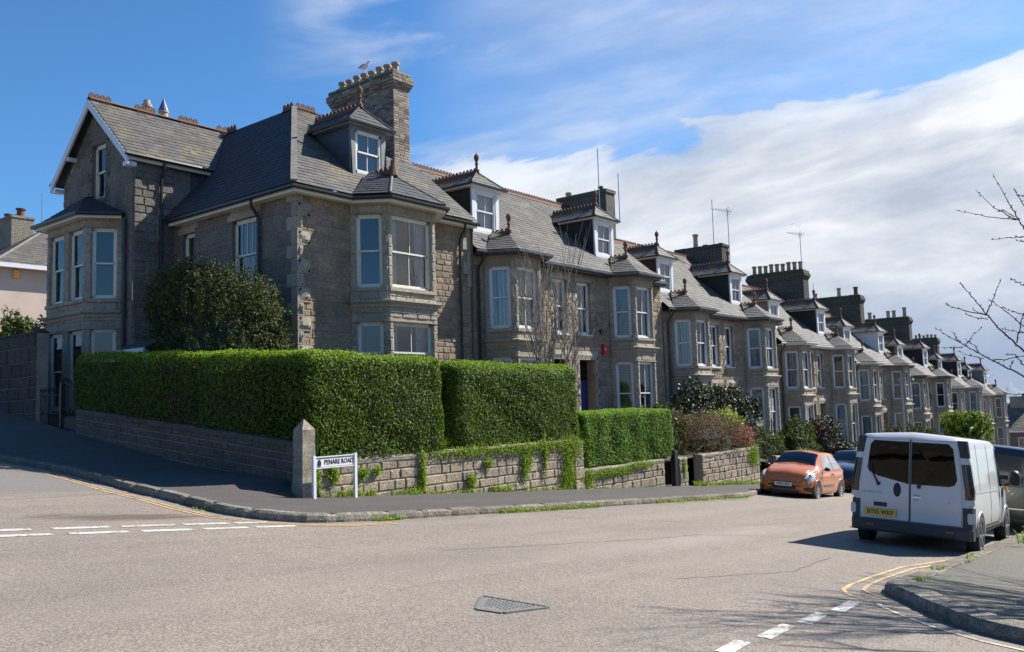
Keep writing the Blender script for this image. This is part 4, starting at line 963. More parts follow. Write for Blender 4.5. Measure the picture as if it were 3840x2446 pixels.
# alarm box, vent and dish on the facades
o = empty('alarm_box', (X0+7.6, YF-.05, 3.8), 'red alarm box on the granite wall near the bare tree', 'alarm box'); mb = MB(); mb.box(X0+7.52, X0+7.74, YF-.13, YF-.04, 3.45, 3.85); mb.build('cover', 'red_box', o)
mb = MB(); mb.box(X0+7.60, X0+7.66, YF-.14, YF-.13, 3.6, 3.7); mb.build('lamp', 'white_paint', o)
o = empty('air_vent', (X0+7.45, YF, 4.5), 'small round black vent high on the granite wall above the red alarm box', 'vent'); mb = MB(); mb.lathe((X0+7.5, YF-.04, 4.33), [(.11, 0), (.11, .05), (.08, .06)], 12, axis=(0, -1, 0)); mb.build('grille', 'black_paint', o)
def dish(x, y, z, label):
    r0 = empty('satellite_dish', (x, y, z), label, 'satellite dish', 'satellite dishes on the terrace'); mb = MB(); mb.lathe((x, y-.3, z), [(0, .03), (.15, .0), (.28, .05), (.33, .10), (.28, .06), (.15, .012), (0, .04)], 14, axis=(.5, -1, .35)); mb.build('reflector', 'pipe_grey', r0)
    mb = MB(); mb.tube([(x, y, z-.1), (x, y-.25, z-.05)], .02, 5); mb.tube([(x, y-.3, z-.25), (x+.25, y-.8, z+.05)], .012, 5); mb.build('arm', 'steel', r0)
dish(71.3, 17.4, 1.3, 'dark satellite dish on the terrace just beyond the lamp post'); dish(40.6, 18.4, .9, 'small satellite dish between the twin porches and the next bay')
# ---------------------------------------------------------------- garden ground and boundary walls
def FLz(x):
    z = 1.25
    for a, e in zip(XP, EZ):
        if x >= a: z = e-6.5+.05
    return z
mb = MB(); rows = []
for x in [10.5, 12, 14, 16, 18, 20.8, 20.9, 24, 28, 33.3, 33.4, 39, 45.7, 45.8, 52, 58, 58.1, 64, 70.3, 70.4, 82.5, 82.6, 94.2, 94.3, 108]:
    wz = .58 if x < 19 else (-.28 if x < 31 else gz(x, 13.4)+.75)
    rows.append([(x, 13.62, wz), (x, 15, wz+(FLz(x)-wz)*.35), (x, 17, wz+(FLz(x)-wz)*.8), (x, 18.7, FLz(x)), (x, 19.2, FLz(x))])
mb.grid(rows)
rows = []
for y in [13.6, 15, 17, 20, 22.6]: rows.append([(10.5, y, .95+.09*(y-13.8)), (14.2, y, .8+.05*(y-13.6)+.1)])
mb.grid(rows); rows = [[(10.5, 22.6, 1.22), (13, 22.6, 1.22)], [(10.5, 30, 1.75), (13, 30, 1.3)]]; mb.grid(rows)
struct(mb.build('garden_ground', 'soil'))
def wallrun(name, P0, t, ln, z0, z1, label, slope=0, course=.22, th=.30, cop=.11, mat='garden_stone', seed=1, copmat='coping', depth=.05, lmin=.25, lmax=.6, cat='wall'):
    P0 = Vector((*P0, 0)); t = Vector((*t, 0)); n = t.cross(zv)
    root = empty(name, P0+zv*z0, label, cat)
    mb = MB()
    masonry(mb, P0, t, ln, z0-.25, z1-cop, (), course, lmin, lmax, seed, depth, 0, 1, slope=slope)
    W = lambda u, v, d: P0+t*u+zv*(v+slope*u)-n*d
    mb.face([W(0, z0-.3, th), W(0, z1-cop, th), W(ln, z1-cop, th), W(ln, z0-.3, th)], 1)
    for u, s in ((0, 1), (ln, -1)):
        f = [W(u, z0-.3, 0), W(u, z0-.3, th), W(u, z1-cop, th), W(u, z1-cop, 0)]; mb.face(f if s < 0 else f[::-1], 1)
    mb.build('stonework', [mat, 'mortar'], root)
    if cop:
        mb = MB(); u = 0; r_ = random.Random(seed)
        while u < ln-.01:
            l = min(r_.uniform(.7, 1.1), ln-u); l = ln-u if ln-u-l < .35 else l; d = r_.uniform(-.008, .012); k = max(2, int(l/.2)); rows = []
            for i in range(k+1):
                uu = u+.004+(l-.008)*i/k; e = .0; j = r_.uniform(-.008, .008)
                rows.append([W(uu, z1-cop, -.03+j), W(uu, z1-.04, -.035+j), W(uu, z1-.005+d, -.005+j), W(uu, z1+.01+d, th/2), W(uu, z1-.005+d, th), W(uu, z1-cop, th+.03)])
            tt = r_.random(); mb.grid(rows, 0, tt); mb.face(rows[0], 0, tt); mb.face(rows[-1][::-1], 0, tt); u += l
        mb.build('coping', copmat, root)
    return root
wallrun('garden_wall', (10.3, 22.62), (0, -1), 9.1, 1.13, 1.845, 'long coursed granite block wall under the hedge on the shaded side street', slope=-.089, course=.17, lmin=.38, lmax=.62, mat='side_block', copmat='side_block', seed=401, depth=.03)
wallrun('garden_wall', (10.46, 13.4), (1, 0), 8.52, -.75, .655, 'sunlit weedy granite garden wall behind the street name sign', seed=402, course=.19, lmin=.14, lmax=.7, depth=.035)
wallrun('wall_pier', (18.98, 13.36), (1, 0), .44, -.75, .60, 'stone pier where the sign wall ends at the bright green hedge', seed=403, cop=.09, course=.3, lmin=.4, lmax=.5, cat='pier')
wallrun('garden_wall', (19.44, 13.4), (1, 0), 4.36, -1.05, -.17, 'low granite garden wall under the bright green conifer hedge', seed=404)
wallrun('gate_post', (24.74, 13.38), (1, 0), .52, -1.25, -.22, 'squat stone gate post standing alone between two garden gateways', seed=405, cop=.07, course=.3, cat='gate post')
wallrun('garden_wall', (26.3, 13.4), (1, 0), 4.55, -1.5, -.20, 'granite garden wall under the brown and pink shrub left of the orange car', seed=406)
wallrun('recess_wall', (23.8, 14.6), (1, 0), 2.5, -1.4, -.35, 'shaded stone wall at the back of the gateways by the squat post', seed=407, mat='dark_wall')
wallrun('garden_wall', (32.4, 13.4), (1, 0), 30, -3.0, -.62, 'long low stone wall behind the orange and blue cars', slope=-.07, seed=408, course=.3, lmin=.4, lmax=.9)
# corner pillar
pl = empty('corner_pillar', (10.3, 13.4, 0), 'square granite pillar with pyramid top at the street corner', 'pillar')
mb = MB(); r_ = random.Random(4); hw = .145
rows = []
for z in [-.2, 0, .2, .4, .6, .8, 1.0, 1.15, 1.27]:
    k = hw+(.02 if z < .35 else 0); ring = []
    for c0, c1 in (((-1, -1), (1, -1)), ((1, -1), (1, 1)), ((1, 1), (-1, 1)), ((-1, 1), (-1, -1))):
        for f in (0, .33, .66): ring.append((10.3+(c0[0]+(c1[0]-c0[0])*f)*k+r_.uniform(-.008, .008), 13.4+(c0[1]+(c1[1]-c0[1])*f)*k+r_.uniform(-.008, .008), z))
    rows.append(ring)
rows.append([(10.3+(x-10.3)*.02, 13.4+(y-13.4)*.02, 1.47) for x, y, z in rows[-1]])
mb.grid(rows, 0, .5, True); mb.build('shaft', 'coping', pl)
# tall dark wall on the side street and the gates
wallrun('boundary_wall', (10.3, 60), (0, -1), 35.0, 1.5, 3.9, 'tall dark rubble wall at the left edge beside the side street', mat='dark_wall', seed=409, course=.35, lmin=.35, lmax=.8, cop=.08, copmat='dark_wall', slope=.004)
def railing(name, P, Q, zb, zt, label, cat='gate', n=9, arch=0, solid=0):
    P = Vector((*P, zb)); Q = Vector((*Q, zb)); root = empty(name, P, label, cat); mb = MB()
    for i in range(n+1):
        p = P.lerp(Q, i/n); f = i/n; h = zt-zb+arch*math.sin(f*math.pi/2) if arch else zt-zb
        mb.tube([p, p+zv*(h+.0)], .010, 5); mb.lathe(p+zv*h, [(.012, -.02), (.028, .03), (.0, .12)], 5)
        if i % 2: mb.lathe(p+zv*(h*.45), [(.01, -.06), (.03, 0), (.01, .06)], 6)
    if arch:
        mb.tube([P.lerp(Q, f)+zv*(zt-zb+arch*math.sin(f*math.pi/2)-.06) for f in [i/8 for i in range(9)]], .016, 5)
    else: mb.tube([P+zv*(zt-zb-.12), Q+zv*(zt-zb-.12)], .014, 5)
    mb.tube([P+zv*.08, Q+zv*.08], .016, 5); mb.tube([P+zv*(zt-zb)*.42, Q+zv*(zt-zb)*.42], .014, 5)
    mb.build('bars', 'iron', root)
    if solid: mb = MB(); d = (Q-P); mb.obox(P+zv*.08, d, Vector((.012, 0, 0)), zv*(zt-zb)*.34); mb.build('kick_panel', 'iron', root)
    return root
railing('garden_gate', (10.4, 22.68), (10.4, 23.6), 1.2, 2.25, 'black iron gate with arched top at the end of the shaded hedge', n=8, arch=.35, solid=1)
railing('railing', (10.4, 23.75), (10.4, 24.95), 1.3, 2.35, 'black iron railing between the arched gate and the tall dark wall', 'railing', n=8)
gp = empty('gate_post', (10.4, 23.66, 1.2), 'slim black gate post beside the arched iron gate', 'gate post'); mb = MB(); mb.box(10.35, 10.45, 23.61, 23.71, 1.1, 2.55); mb.lathe((10.4, 23.66, 2.55), [(.06, 0), (.05, .03), (.0, .10)], 8); mb.build('post', 'iron', gp)
gp = empty('gate_post', (24.55, 13.45, -1.15), 'black wooden gate post leaning on the squat stone post', 'gate post'); mb = MB(); mb.box(24.48, 24.66, 13.38, 13.52, -1.2, .02); mb.box(24.5, 24.64, 13.40, 13.50, .02, .05); mb.build('post', 'iron', gp)
tw = empty('plant_spiral', (24.95, 13.55, -.2), 'twisted black iron rod standing on the squat stone post', 'railing'); mb = MB(); mb.tube([(24.95+.025*math.sin(i*1.3), 13.55+.025*math.cos(i*1.3), -.2+i*.06) for i in range(20)], .016, 5); mb.lathe((24.95, 13.55, .95), [(.02, 0), (.05, .05), (.0, .1)], 8); mb.build('rod', 'iron', tw)
mb = MB(); st_ = empty('garden_steps', (31.6, 13.5, -1.4), 'stone steps climbing to the garden between the walls behind the orange car', 'steps')
for i in range(6): mb.box(31.0, 32.3, 13.5+i*.3, 13.5+i*.3+.32, -1.75, -1.55+i*.18)
mb.build('treads', 'coping', st_)
for i, x in enumerate((31.0, 32.25)):
    hr = empty('handrail', (x, 13.5, -1.4), ('left', 'right')[i]+' sloping dark iron handrail beside the garden steps', 'handrail'); mb = MB(); mb.tube([(x, 13.45, -.65), (x, 14.4, -.05), (x, 15.2, .5)], .022, 6); mb.tube([(x, 13.45, -.95), (x, 15.2, .2)], .016, 6); mb.build('rail', 'iron', hr)
    for y, z in ((13.45, -.65), (14.4, -.05), (15.2, .5)): mb = MB(); mb.tube([(x, y, z), (x, y, z-1)], .02, 5); mb.build('post', 'iron', hr)
# ---------------------------------------------------------------- text
FONT = {}
def text_mesh(txt, size, ext=.002, xs=1.0, bold=0.0):
    cv = bpy.data.curves.new('lettering', 'FONT'); cv.body = txt; cv.size = size; cv.extrude = ext; cv.offset = bold; cv.align_x = 'CENTER'; cv.align_y = 'CENTER'; cv.resolution_u = 2
    o = bpy.data.objects.new('lettering', cv); COL.objects.link(o); bpy.context.view_layer.update()
    me = bpy.data.meshes.new_from_object(o.evaluated_get(bpy.context.evaluated_depsgraph_get())); bpy.data.objects.remove(o)
    for v in me.vertices: v.co.x *= xs
    return me
def lettering(txt, size, c, t, up, mat, parent, name='lettering', xs=1.0, bold=0.0):
    me = text_mesh(txt, size, .002, xs, bold); me.materials.clear(); me.materials.append(MATS[mat]); o = bpy.data.objects.new(name, me); COL.objects.link(o)
    t = Vector(t).normalized(); up = Vector(up).normalized(); n = t.cross(up); m = Matrix((t, up, n)).transposed().to_4x4(); m.translation = Vector(c)-(root_of(parent) if parent else Vector((0, 0, 0)))
    o.matrix_local = m; o.parent = parent
    return o
# street name sign
sg = empty('street_sign', (10.73, 13.02, -.02), 'white low street name sign on two posts reading PENARE ROAD', 'street sign')
plain('sign_white', (.72, .73, .72), .4, var=.06, scale=6); plain('sign_black', (.02, .02, .025), .5)
mb = MB(); mb.box(10.25, 11.21, 13.0, 13.02, .56, .755); mb.build('plate', 'sign_white', sg)
mb = MB()
for z in (.55, .752): mb.box(10.25, 11.21, 12.985, 13.03, z, z+.018)
mb.build('plate_frame', 'sign_white', sg)
for x, zb in ((10.22, -.05), (11.20, -.12)):
    mb = MB(); mb.box(x-.03, x+.03, 12.98, 13.04, zb, .79); mb.build('post', 'sign_white', sg)
mb = MB(); mb.box(10.262, 11.198, 12.996, 12.999, .572, .577); mb.box(10.262, 11.198, 12.996, 12.999, .737, .742); mb.build('border', 'sign_black', sg)
lettering('PENARE ROAD', .125, (10.80, 12.997, .657), (1, 0, 0), zv, 'sign_black', sg, xs=.84, bold=.001)
mb = MB()
for dx in (-.022, .022): mb.tube([(10.335+dx, 12.997, .60), (10.335+dx*1.5, 12.997, .66), (10.335+dx*.6, 12.997, .69)], .010, 5); mb.lathe((10.335+dx*.7, 12.997, .705), [(.010, -.01), (.012, 0), (0, .01)], 6)
mb.obox((10.322, 12.994, .605), (.026, 0, 0), (0, .004, 0), (0, 0, .06)); mb.lathe((10.335, 12.997, .69), [(.012, 0), (.008, .02), (0, .025)], 6); mb.box(10.30, 10.37, 12.994, 12.998, .59, .597)
mb.build('crest', 'sign_black', sg)
# ---------------------------------------------------------------- vegetation
nr = np.random.default_rng(11)
def leaves(name, C, Nn, size, mat, parent, jit=.8, tint=None, aspect=.55, droop=0):
    C = np.asarray(C, np.float32); n = len(C); Nn = np.asarray(Nn, np.float32)+nr.normal(0, jit, (n, 3)).astype(np.float32); Nn /= np.linalg.norm(Nn, axis=1, keepdims=True)+1e-6
    A = np.cross(Nn, nr.normal(0, 1, (n, 3))); A /= np.linalg.norm(A, axis=1, keepdims=True)+1e-6; B = np.cross(Nn, A)
    s = (size*nr.uniform(.6, 1.3, (n, 1))); ax = A*s; bx = B*s*aspect
    V = np.stack([C-ax, C+bx+Nn*s*.15, C+ax, C-bx+Nn*s*.15], 1).reshape(-1, 3).astype(np.float32)
    off = root_of(parent) if parent else Vector((0, 0, 0)); V -= np.array(off[:], np.float32)
    me = bpy.data.meshes.new(name); me.vertices.add(4*n); me.vertices.foreach_set('co', V.ravel())
    me.loops.add(4*n); me.loops.foreach_set('vertex_index', np.arange(4*n, dtype=np.int32)); me.polygons.add(n)
    me.polygons.foreach_set('loop_start', np.arange(0, 4*n, 4, dtype=np.int32)); me.polygons.foreach_set('loop_total', np.full(n, 4, np.int32))
    me.materials.append(MATS[mat]); ca = me.color_attributes.new('tint', 'FLOAT_COLOR', 'POINT')
    tt = nr.uniform(0, 1, n) if tint is None else np.clip(tint+nr.normal(0, .18, n), 0, 1)
    ca.data.foreach_set('color', np.repeat(np.stack([tt, tt, tt, np.ones(n)], 1), 4, axis=0).astype(np.float32).ravel())
    me.update(); me.validate(); o = bpy.data.objects.new(name, me); COL.objects.link(o)
    if parent: o.parent = parent
    return o
def ln3(p, f, s=0): return np.sin(p[:, 0]*f+s)*np.cos(p[:, 1]*f*1.1+s*2)+np.sin(p[:, 2]*f*1.3+s*3+p[:, 0]*f*.7)
def rbox(x0, x1, y0, y1, z0, z1, n, r, faces='fblrt', rough=.05, lump=.05, zf=None, seed=0):
    ar = {'f': (x1-x0)*(z1-z0), 'b': (x1-x0)*(z1-z0)*.5, 'l': (y1-y0)*(z1-z0), 'r': (y1-y0)*(z1-z0), 't': (x1-x0)*(y1-y0)}
    tot = sum(ar[f] for f in faces); out = []
    for f in faces:
        k = int(n*ar[f]/tot); u = nr.uniform(0, 1, k); v = nr.uniform(0, 1, k); X = x0+(x1-x0)*u; Y = y0+(y1-y0)*v; Z = z0+(z1-z0)*v
        if f == 'f': P = np.stack([X, np.full(k, y0), Z], 1)
        elif f == 'b': P = np.stack([X, np.full(k, y1), Z], 1)
        elif f in 'lr': P = np.stack([np.full(k, x0 if f == 'l' else x1), y0+(y1-y0)*u, Z], 1)
        else: P = np.stack([X, Y, np.full(k, z1)], 1)
        out.append(P)
    P = np.concatenate(out); lo = np.array([x0+r, y0+r, z0+r*.2]); hi = np.array([x1-r, y1-r, z1-r]); Q = np.clip(P, lo, hi); D_ = P-Q; dl = np.linalg.norm(D_, axis=1, keepdims=True)+1e-6; D_ /= dl
    P = Q+D_*r+D_*(ln3(P, 2.1, seed)[:, None]*lump+ln3(P, 6.1, seed+1)[:, None]*lump*.5-np.abs(nr.normal(0, rough, (len(P), 1)))+rough*.5)
    if zf is not None: P[:, 2] += zf(P)
    return P, D_
def core(name, x0, x1, y0, y1, z0, z1, parent, mat='hedge_core', zf=None):  # dark box inside the leaves, added to block light through the hedge
    mb = MB(); mb.box(x0, x1, y0, y1, z0, z1)
    if zf is not None: mb.v = [(p[0], p[1], p[2]+zf(np.array([p]))[0]) for p in mb.v]
    return mb.build(name, mat, parent)
hd = empty('hedge', (11, 14.5, .7), 'large clipped hedge wrapping the corner behind the stone pillar', 'hedge')
zs = lambda P: (P[:, 1]-13.6)*.055
P1, N1 = rbox(10.42, 14.12, 13.34, 15.1, .66, 2.72, 36000, .24, 'fbrt', lump=.03, seed=1)
P2, N2 = rbox(10.36, 11.9, 13.36, 23.05, .95, 2.76, 52000, .24, 'flt', lump=.03, seed=2, zf=zs)
tz = np.concatenate([P1[:, 2], P2[:, 2]-zs(P2)]); tt = .28+.5*np.clip((tz-2.45)/.3, 0, 1)  # top leaves tinted lighter to paint in the light falling there
leaves('foliage', np.concatenate([P1, P2]), np.concatenate([N1, N2]), .029, 'leaf_privet', hd, .55, tt)
k = nr.random(len(P1)) < .06; T = np.concatenate([P1[(P1[:, 2] > 2.55) & (nr.random(len(P1)) < .5)], P2[(P2[:, 2]-zs(P2) > 2.6) & (nr.random(len(P2)) < .35)]]); leaves('lit_top_leaves', T+nr.uniform(0, .05, T.shape), np.tile([0, 0, 1], (len(T), 1)), .028, 'leaf_fresh', hd, .9)  # bright leaves scattered on top stand for the sunlit surface
P3, N3 = rbox(10.34, 11, 17.2, 21.5, 1.2, 2.6, 2600, .2, 'l', seed=3, zf=zs); P3 = P3[ln3(P3, .9, 4) > .4]; leaves('browned_leaves', P3-[.02, 0, 0], np.tile([-1, 0, 0], (len(P3), 1)), .03, 'leaf_brown', hd, .7)
core('stems', 10.52, 13.95, 13.5, 15, .6, 2.55, hd); core('stems', 10.52, 11.75, 13.5, 22.9, .8, 2.55, hd, zf=zs)  # solid dark boxes that keep light from passing between the leaves
hd2 = empty('hedge', (17, 14.2, .7), 'clipped round-shouldered hedge above the weedy sign wall, left of the blue door', 'hedge')
P1, N1 = rbox(14.5, 19.6, 13.42, 15.0, .70, 2.62, 46000, .40, 'flrt', lump=.03, seed=5)
leaves('foliage', P1, N1, .029, 'leaf_privet', hd2, .55, .28+.45*np.clip((P1[:, 2]-2.35)/.3, 0, 1)); core('stems', 14.75, 19.35, 13.6, 14.9, .6, 2.4, hd2)  # lit top put into the tint; inner dark box blocks light
T = P1[(P1[:, 2] > 2.45) & (nr.random(len(P1)) < .45)]; leaves('lit_top_leaves', T+nr.uniform(0, .05, T.shape), np.tile([0, 0, 1], (len(T), 1)), .028, 'leaf_fresh', hd2, .9)  # extra bright leaves imitate the lit top
gap = empty('dead_shrub', (14.3, 14.2, .7), 'brown dead twiggy shrub in the gap between the two clipped hedges', 'shrub'); mb = MB(); r_ = random.Random(9)
for i in range(90):
    p = Vector((14.3+r_.uniform(-.3, .35), 14.1+r_.uniform(-.3, .4), .7)); q = p+Vector((r_.uniform(-.3, .3), r_.uniform(-.25, .1), r_.uniform(.5, 1.7))); mb.tube([p, p.lerp(q, .5)+Vector((r_.uniform(-.08, .08), 0, 0)), q], [.012, .008, .003], 4, cap=False)
mb.build('twigs', 'twig_dark', gap); P1 = nr.uniform([13.95, 13.8, .8], [14.7, 14.4, 2.2], (1500, 3)); leaves('dead_leaves', P1, nr.normal(0, 1, (1500, 3)), .03, 'leaf_brown', gap)
hd3 = empty('hedge', (22, 14.3, -.3), 'bright green clipped conifer hedge above the low granite wall', 'hedge')
P1, N1 = rbox(19.7, 24.6, 13.48, 15.1, -.12, 1.34, 56000, .17, 'flrt', rough=.06, lump=.018, seed=7)
rib = np.sin(P1[:, 0]*7+np.sin(P1[:, 2]*2))*.010; P1[:, 1] -= rib
keep = ~((np.abs(P1[:, 0]-21.05) < .16+.1*np.sin(P1[:, 2]*5)) & (P1[:, 2] > .1) & (P1[:, 2] < 1.0) & (P1[:, 1] < 13.7) & (nr.random(len(P1)) < .75))
leaves('foliage', P1[keep], N1[keep]+[0, 0, .5], .030, 'leaf_conifer', hd3, .6, (.35+.5*np.clip((P1[:, 2]-1.1)/.25, 0, 1)+rib*6)[keep], .45); core('stems', 19.85, 24.4, 13.62, 15, -.2, 1.18, hd3, 'leaf_brown')  # tint lightens the lit top; brown inner box blocks light
def tuft(mb_, c, h, n, spread=.5, wd=.012, r_=rnd):
    for i in range(n):
        a = r_.uniform(0, 6.28); l = h*r_.uniform(.5, 1.1); o = Vector((math.cos(a), math.sin(a), 0)); w_ = Vector((-o.y, o.x, 0))*wd; s = spread*r_.uniform(.3, 1)
        p0 = Vector(c)+o*r_.uniform(0, .04); p1 = p0+zv*l*.6+o*l*s*.4; p2 = p0+zv*l*(1-.4*s)+o*l*s
        tt = r_.random(); mb_.face([p0-w_, p0+w_, p1+w_*.8, p1-w_*.8], 0, tt); mb_.face([p1-w_*.8, p1+w_*.8, p2], 0, tt)
def shoots(C, n, rad, nsh, per, length, up=.5, fill=.55, flat=1, seed=0):
    """points + normals of leafy shoots covering an uneven ellipsoid crown"""
    r2 = np.random.default_rng(seed); u = r2.normal(0, 1, (nsh, 3)); u /= np.linalg.norm(u, axis=1, keepdims=True); u[:, 2] = np.where(u[:, 2] < -.35, -u[:, 2], u[:, 2])
    k = 1+.16*ln3(u*3, 1.2, seed)+r2.normal(0, .07, nsh); k *= np.where(r2.random(nsh) < .35, r2.uniform(fill, 1, nsh), 1)
    base = np.array(C)+u*np.array(rad)*k[:, None]; d = u+np.array([0, 0, up])+r2.normal(0, .35, (nsh, 3)); d /= np.linalg.norm(d, axis=1, keepdims=True)
    s = r2.uniform(0, 1, (nsh, per, 1)); L_ = length*r2.uniform(.5, 1.3, (nsh, 1, 1))
    P = base[:, None, :]+d[:, None, :]*s*L_+r2.normal(0, length*.13, (nsh, per, 3)); Nv = np.repeat((u*.7+[0, 0, .3])[:, None, :], per, 1)
    tn = np.clip(np.repeat(.35+.3*r2.random((nsh, 1)), per, 1)+.25*(s[:, :, 0]-.5), 0, 1)
    return P.reshape(-1, 3), Nv.reshape(-1, 3), tn.ravel(), base
def bush(name, label, C, rad, mat, nsh=400, per=26, length=.3, size=.03, seed=1, cat='shrub', group=None, trunk=True, fill=.55, up=.5, flowers=None, z0=None, bark='bark', jit=.9, coremat=None, nbr=26):
    z0 = C[2]-rad[2] if z0 is None else z0
    root = empty(name, (C[0], C[1], z0), label, cat, group); P, Nv, tn, base = shoots(C, 0, rad, nsh, per, length, up, fill, seed=seed)
    leaves('foliage', P, Nv, size, mat, root, jit, tn)
    if flowers:
        fm, fn, fs = flowers; i = nr.integers(0, len(base), fn); F = base[i]*1.0+nr.normal(0, .05, (fn, 3))
        for f_ in F: leaves('flower', np.repeat(f_[None], 8, 0)+nr.normal(0, fs*.5, (8, 3)), nr.normal(0, 1, (8, 3)), fs, fm, root, 1, None, .9)
    mb = MB(); r_ = random.Random(seed); t0 = Vector((C[0], C[1], z0)); hub = Vector((C[0], C[1], C[2]-rad[2]*.35))
    if hub.z < z0+.1: hub.z = z0+.1
    if trunk: mb.tube([t0, hub], [.03*max(rad)+.02, .02*max(rad)+.02], 7)
    for i in range(nbr):
        b_ = Vector(base[r_.randrange(len(base))]); m_ = hub.lerp(b_, .5)+Vector((r_.uniform(-.1, .1), r_.uniform(-.1, .1), r_.uniform(0, .15)))*max(rad); mb.tube([hub, m_, b_], [.014*max(rad)+.008, .01*max(rad)+.004, .004], 5, cap=False)
    mb.build('branches', bark, root)
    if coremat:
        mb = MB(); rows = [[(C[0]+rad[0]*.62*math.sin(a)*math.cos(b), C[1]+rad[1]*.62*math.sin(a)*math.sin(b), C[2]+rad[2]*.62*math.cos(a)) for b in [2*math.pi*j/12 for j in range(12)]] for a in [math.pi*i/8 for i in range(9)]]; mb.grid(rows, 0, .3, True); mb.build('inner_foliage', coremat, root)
    return root
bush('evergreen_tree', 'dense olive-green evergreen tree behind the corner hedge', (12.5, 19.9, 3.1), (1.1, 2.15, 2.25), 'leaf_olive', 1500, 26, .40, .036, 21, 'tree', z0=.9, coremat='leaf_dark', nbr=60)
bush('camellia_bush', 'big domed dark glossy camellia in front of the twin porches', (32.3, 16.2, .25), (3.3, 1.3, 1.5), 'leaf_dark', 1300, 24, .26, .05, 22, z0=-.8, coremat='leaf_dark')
bush('twiggy_shrub', 'reddish brown fine-twigged shrub spilling over the wall left of the orange car', (29.0, 14.4, .0), (2.1, 1.0, .95), 'leaf_rust', 1200, 22, .32, .022, 23, z0=-.5, jit=1.2, coremat='hedge_core')
bush('azalea', 'bright pink flowering azalea beside the reddish brown shrub', (30.9, 14.0, .02), (.38, .3, .42), 'petal_pink', 120, 18, .12, .03, 24, z0=-.3)
bush('golden_shrub', 'yellow-green shrub just behind the pink azalea', (31.5, 15.0, .25), (.85, .6, .85), 'leaf_yellow', 300, 22, .22, .035, 25, z0=-.5, coremat='leaf_shrub')
bush('green_shrub', 'mixed dark green shrub between the conifer hedge and the brown shrub', (26.3, 15.2, .1), (1.2, .9, .95), 'leaf_shrub', 450, 22, .25, .04, 26, z0=-.8, coremat='leaf_dark')
bush('brown_conifer', 'upright brownish conifer behind the squat stone gate post', (27.0, 15.0, .25), (.75, .6, .95), 'leaf_rust', 260, 22, .25, .03, 27, z0=-.7, coremat='leaf_dark')
bush('pittosporum', 'light grey-green shrub right of the golden shrub', (34.3, 15.2, -.65), (1.1, .6, .55), 'leaf_olive', 300, 20, .2, .035, 28, z0=-1.1, coremat='leaf_dark')
bush('green_shrub', 'shaggy green shrub under the bay left of the olive-yellow bush', (37.2, 16.0, -.75), (1.2, .7, .75), 'leaf_shrub', 420, 22, .2, .035, 29, z0=-1.5, coremat='leaf_dark')
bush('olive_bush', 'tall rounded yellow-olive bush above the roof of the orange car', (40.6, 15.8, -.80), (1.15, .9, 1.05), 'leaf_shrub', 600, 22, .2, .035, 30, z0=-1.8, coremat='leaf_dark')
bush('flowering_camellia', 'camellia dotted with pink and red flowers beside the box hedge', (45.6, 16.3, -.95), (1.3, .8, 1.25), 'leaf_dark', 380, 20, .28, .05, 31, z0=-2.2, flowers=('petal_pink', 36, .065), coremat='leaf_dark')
bush('yellow_groundcover', 'low yellow-green plant just above the blue car', (51.0, 14.4, -1.75), (1.0, .5, .3), 'leaf_yellow', 110, 18, .2, .05, 32, z0=-2.2)
bush('round_tree', 'round bright green evergreen tree near the seaward end of the terrace', (68.6, 14.2, -1.65), (1.25, 1.35, 1.45), 'leaf_privet', 520, 24, .35, .07, 33, 'tree', z0=-4.6, coremat='leaf_dark')
bush('grey_hedge_shrub', 'pale-topped grey-green shrub showing over the white van roof', (57, 15.2, -1.9), (4.5, 1.2, 1.2), 'leaf_olive', 700, 20, .4, .06, 34, z0=-3.2, coremat='leaf_dark')
bh = empty('box_hedge', (49, 15.5, -2.2), 'dark clipped box hedge beside the flowering camellia', 'hedge'); P1, N1 = rbox(46.2, 52.2, 14.9, 16.2, -2.1, -1.05, 9000, .25, 'flt', seed=9); leaves('foliage', P1, N1, .05, 'leaf_dark', bh, .6); core('stems', 46.4, 52, 15.05, 16.1, -2.2, -1.2, bh)  # inner dark box added behind the leaves to stop light
bush('laurel', 'leafy green shrub behind the tall dark wall at the left edge', (12.9, 32.6, 3.0), (.8, 1.9, 1.7), 'leaf_shrub', 420, 22, .4, .07, 35, z0=1.2, coremat='leaf_dark')
rf = empty('red_flowers', (20.9, 15.2, .3), 'small clump of red flowers by the blue front door', 'flower'); P1 = np.array([20.35, 14.9, 1.45])+nr.normal(0, [.12, .08, .14], (90, 3)); leaves('petals', P1, nr.normal(0, 1, (90, 3)), .045, 'petal_red', rf, 1, None, .8)
P1 = np.array([20.5, 15.1, 1.1])+nr.normal(0, [.25, .12, .25], (240, 3)); leaves('foliage', P1, nr.normal(0, 1, (240, 3)), .04, 'leaf_shrub', rf)
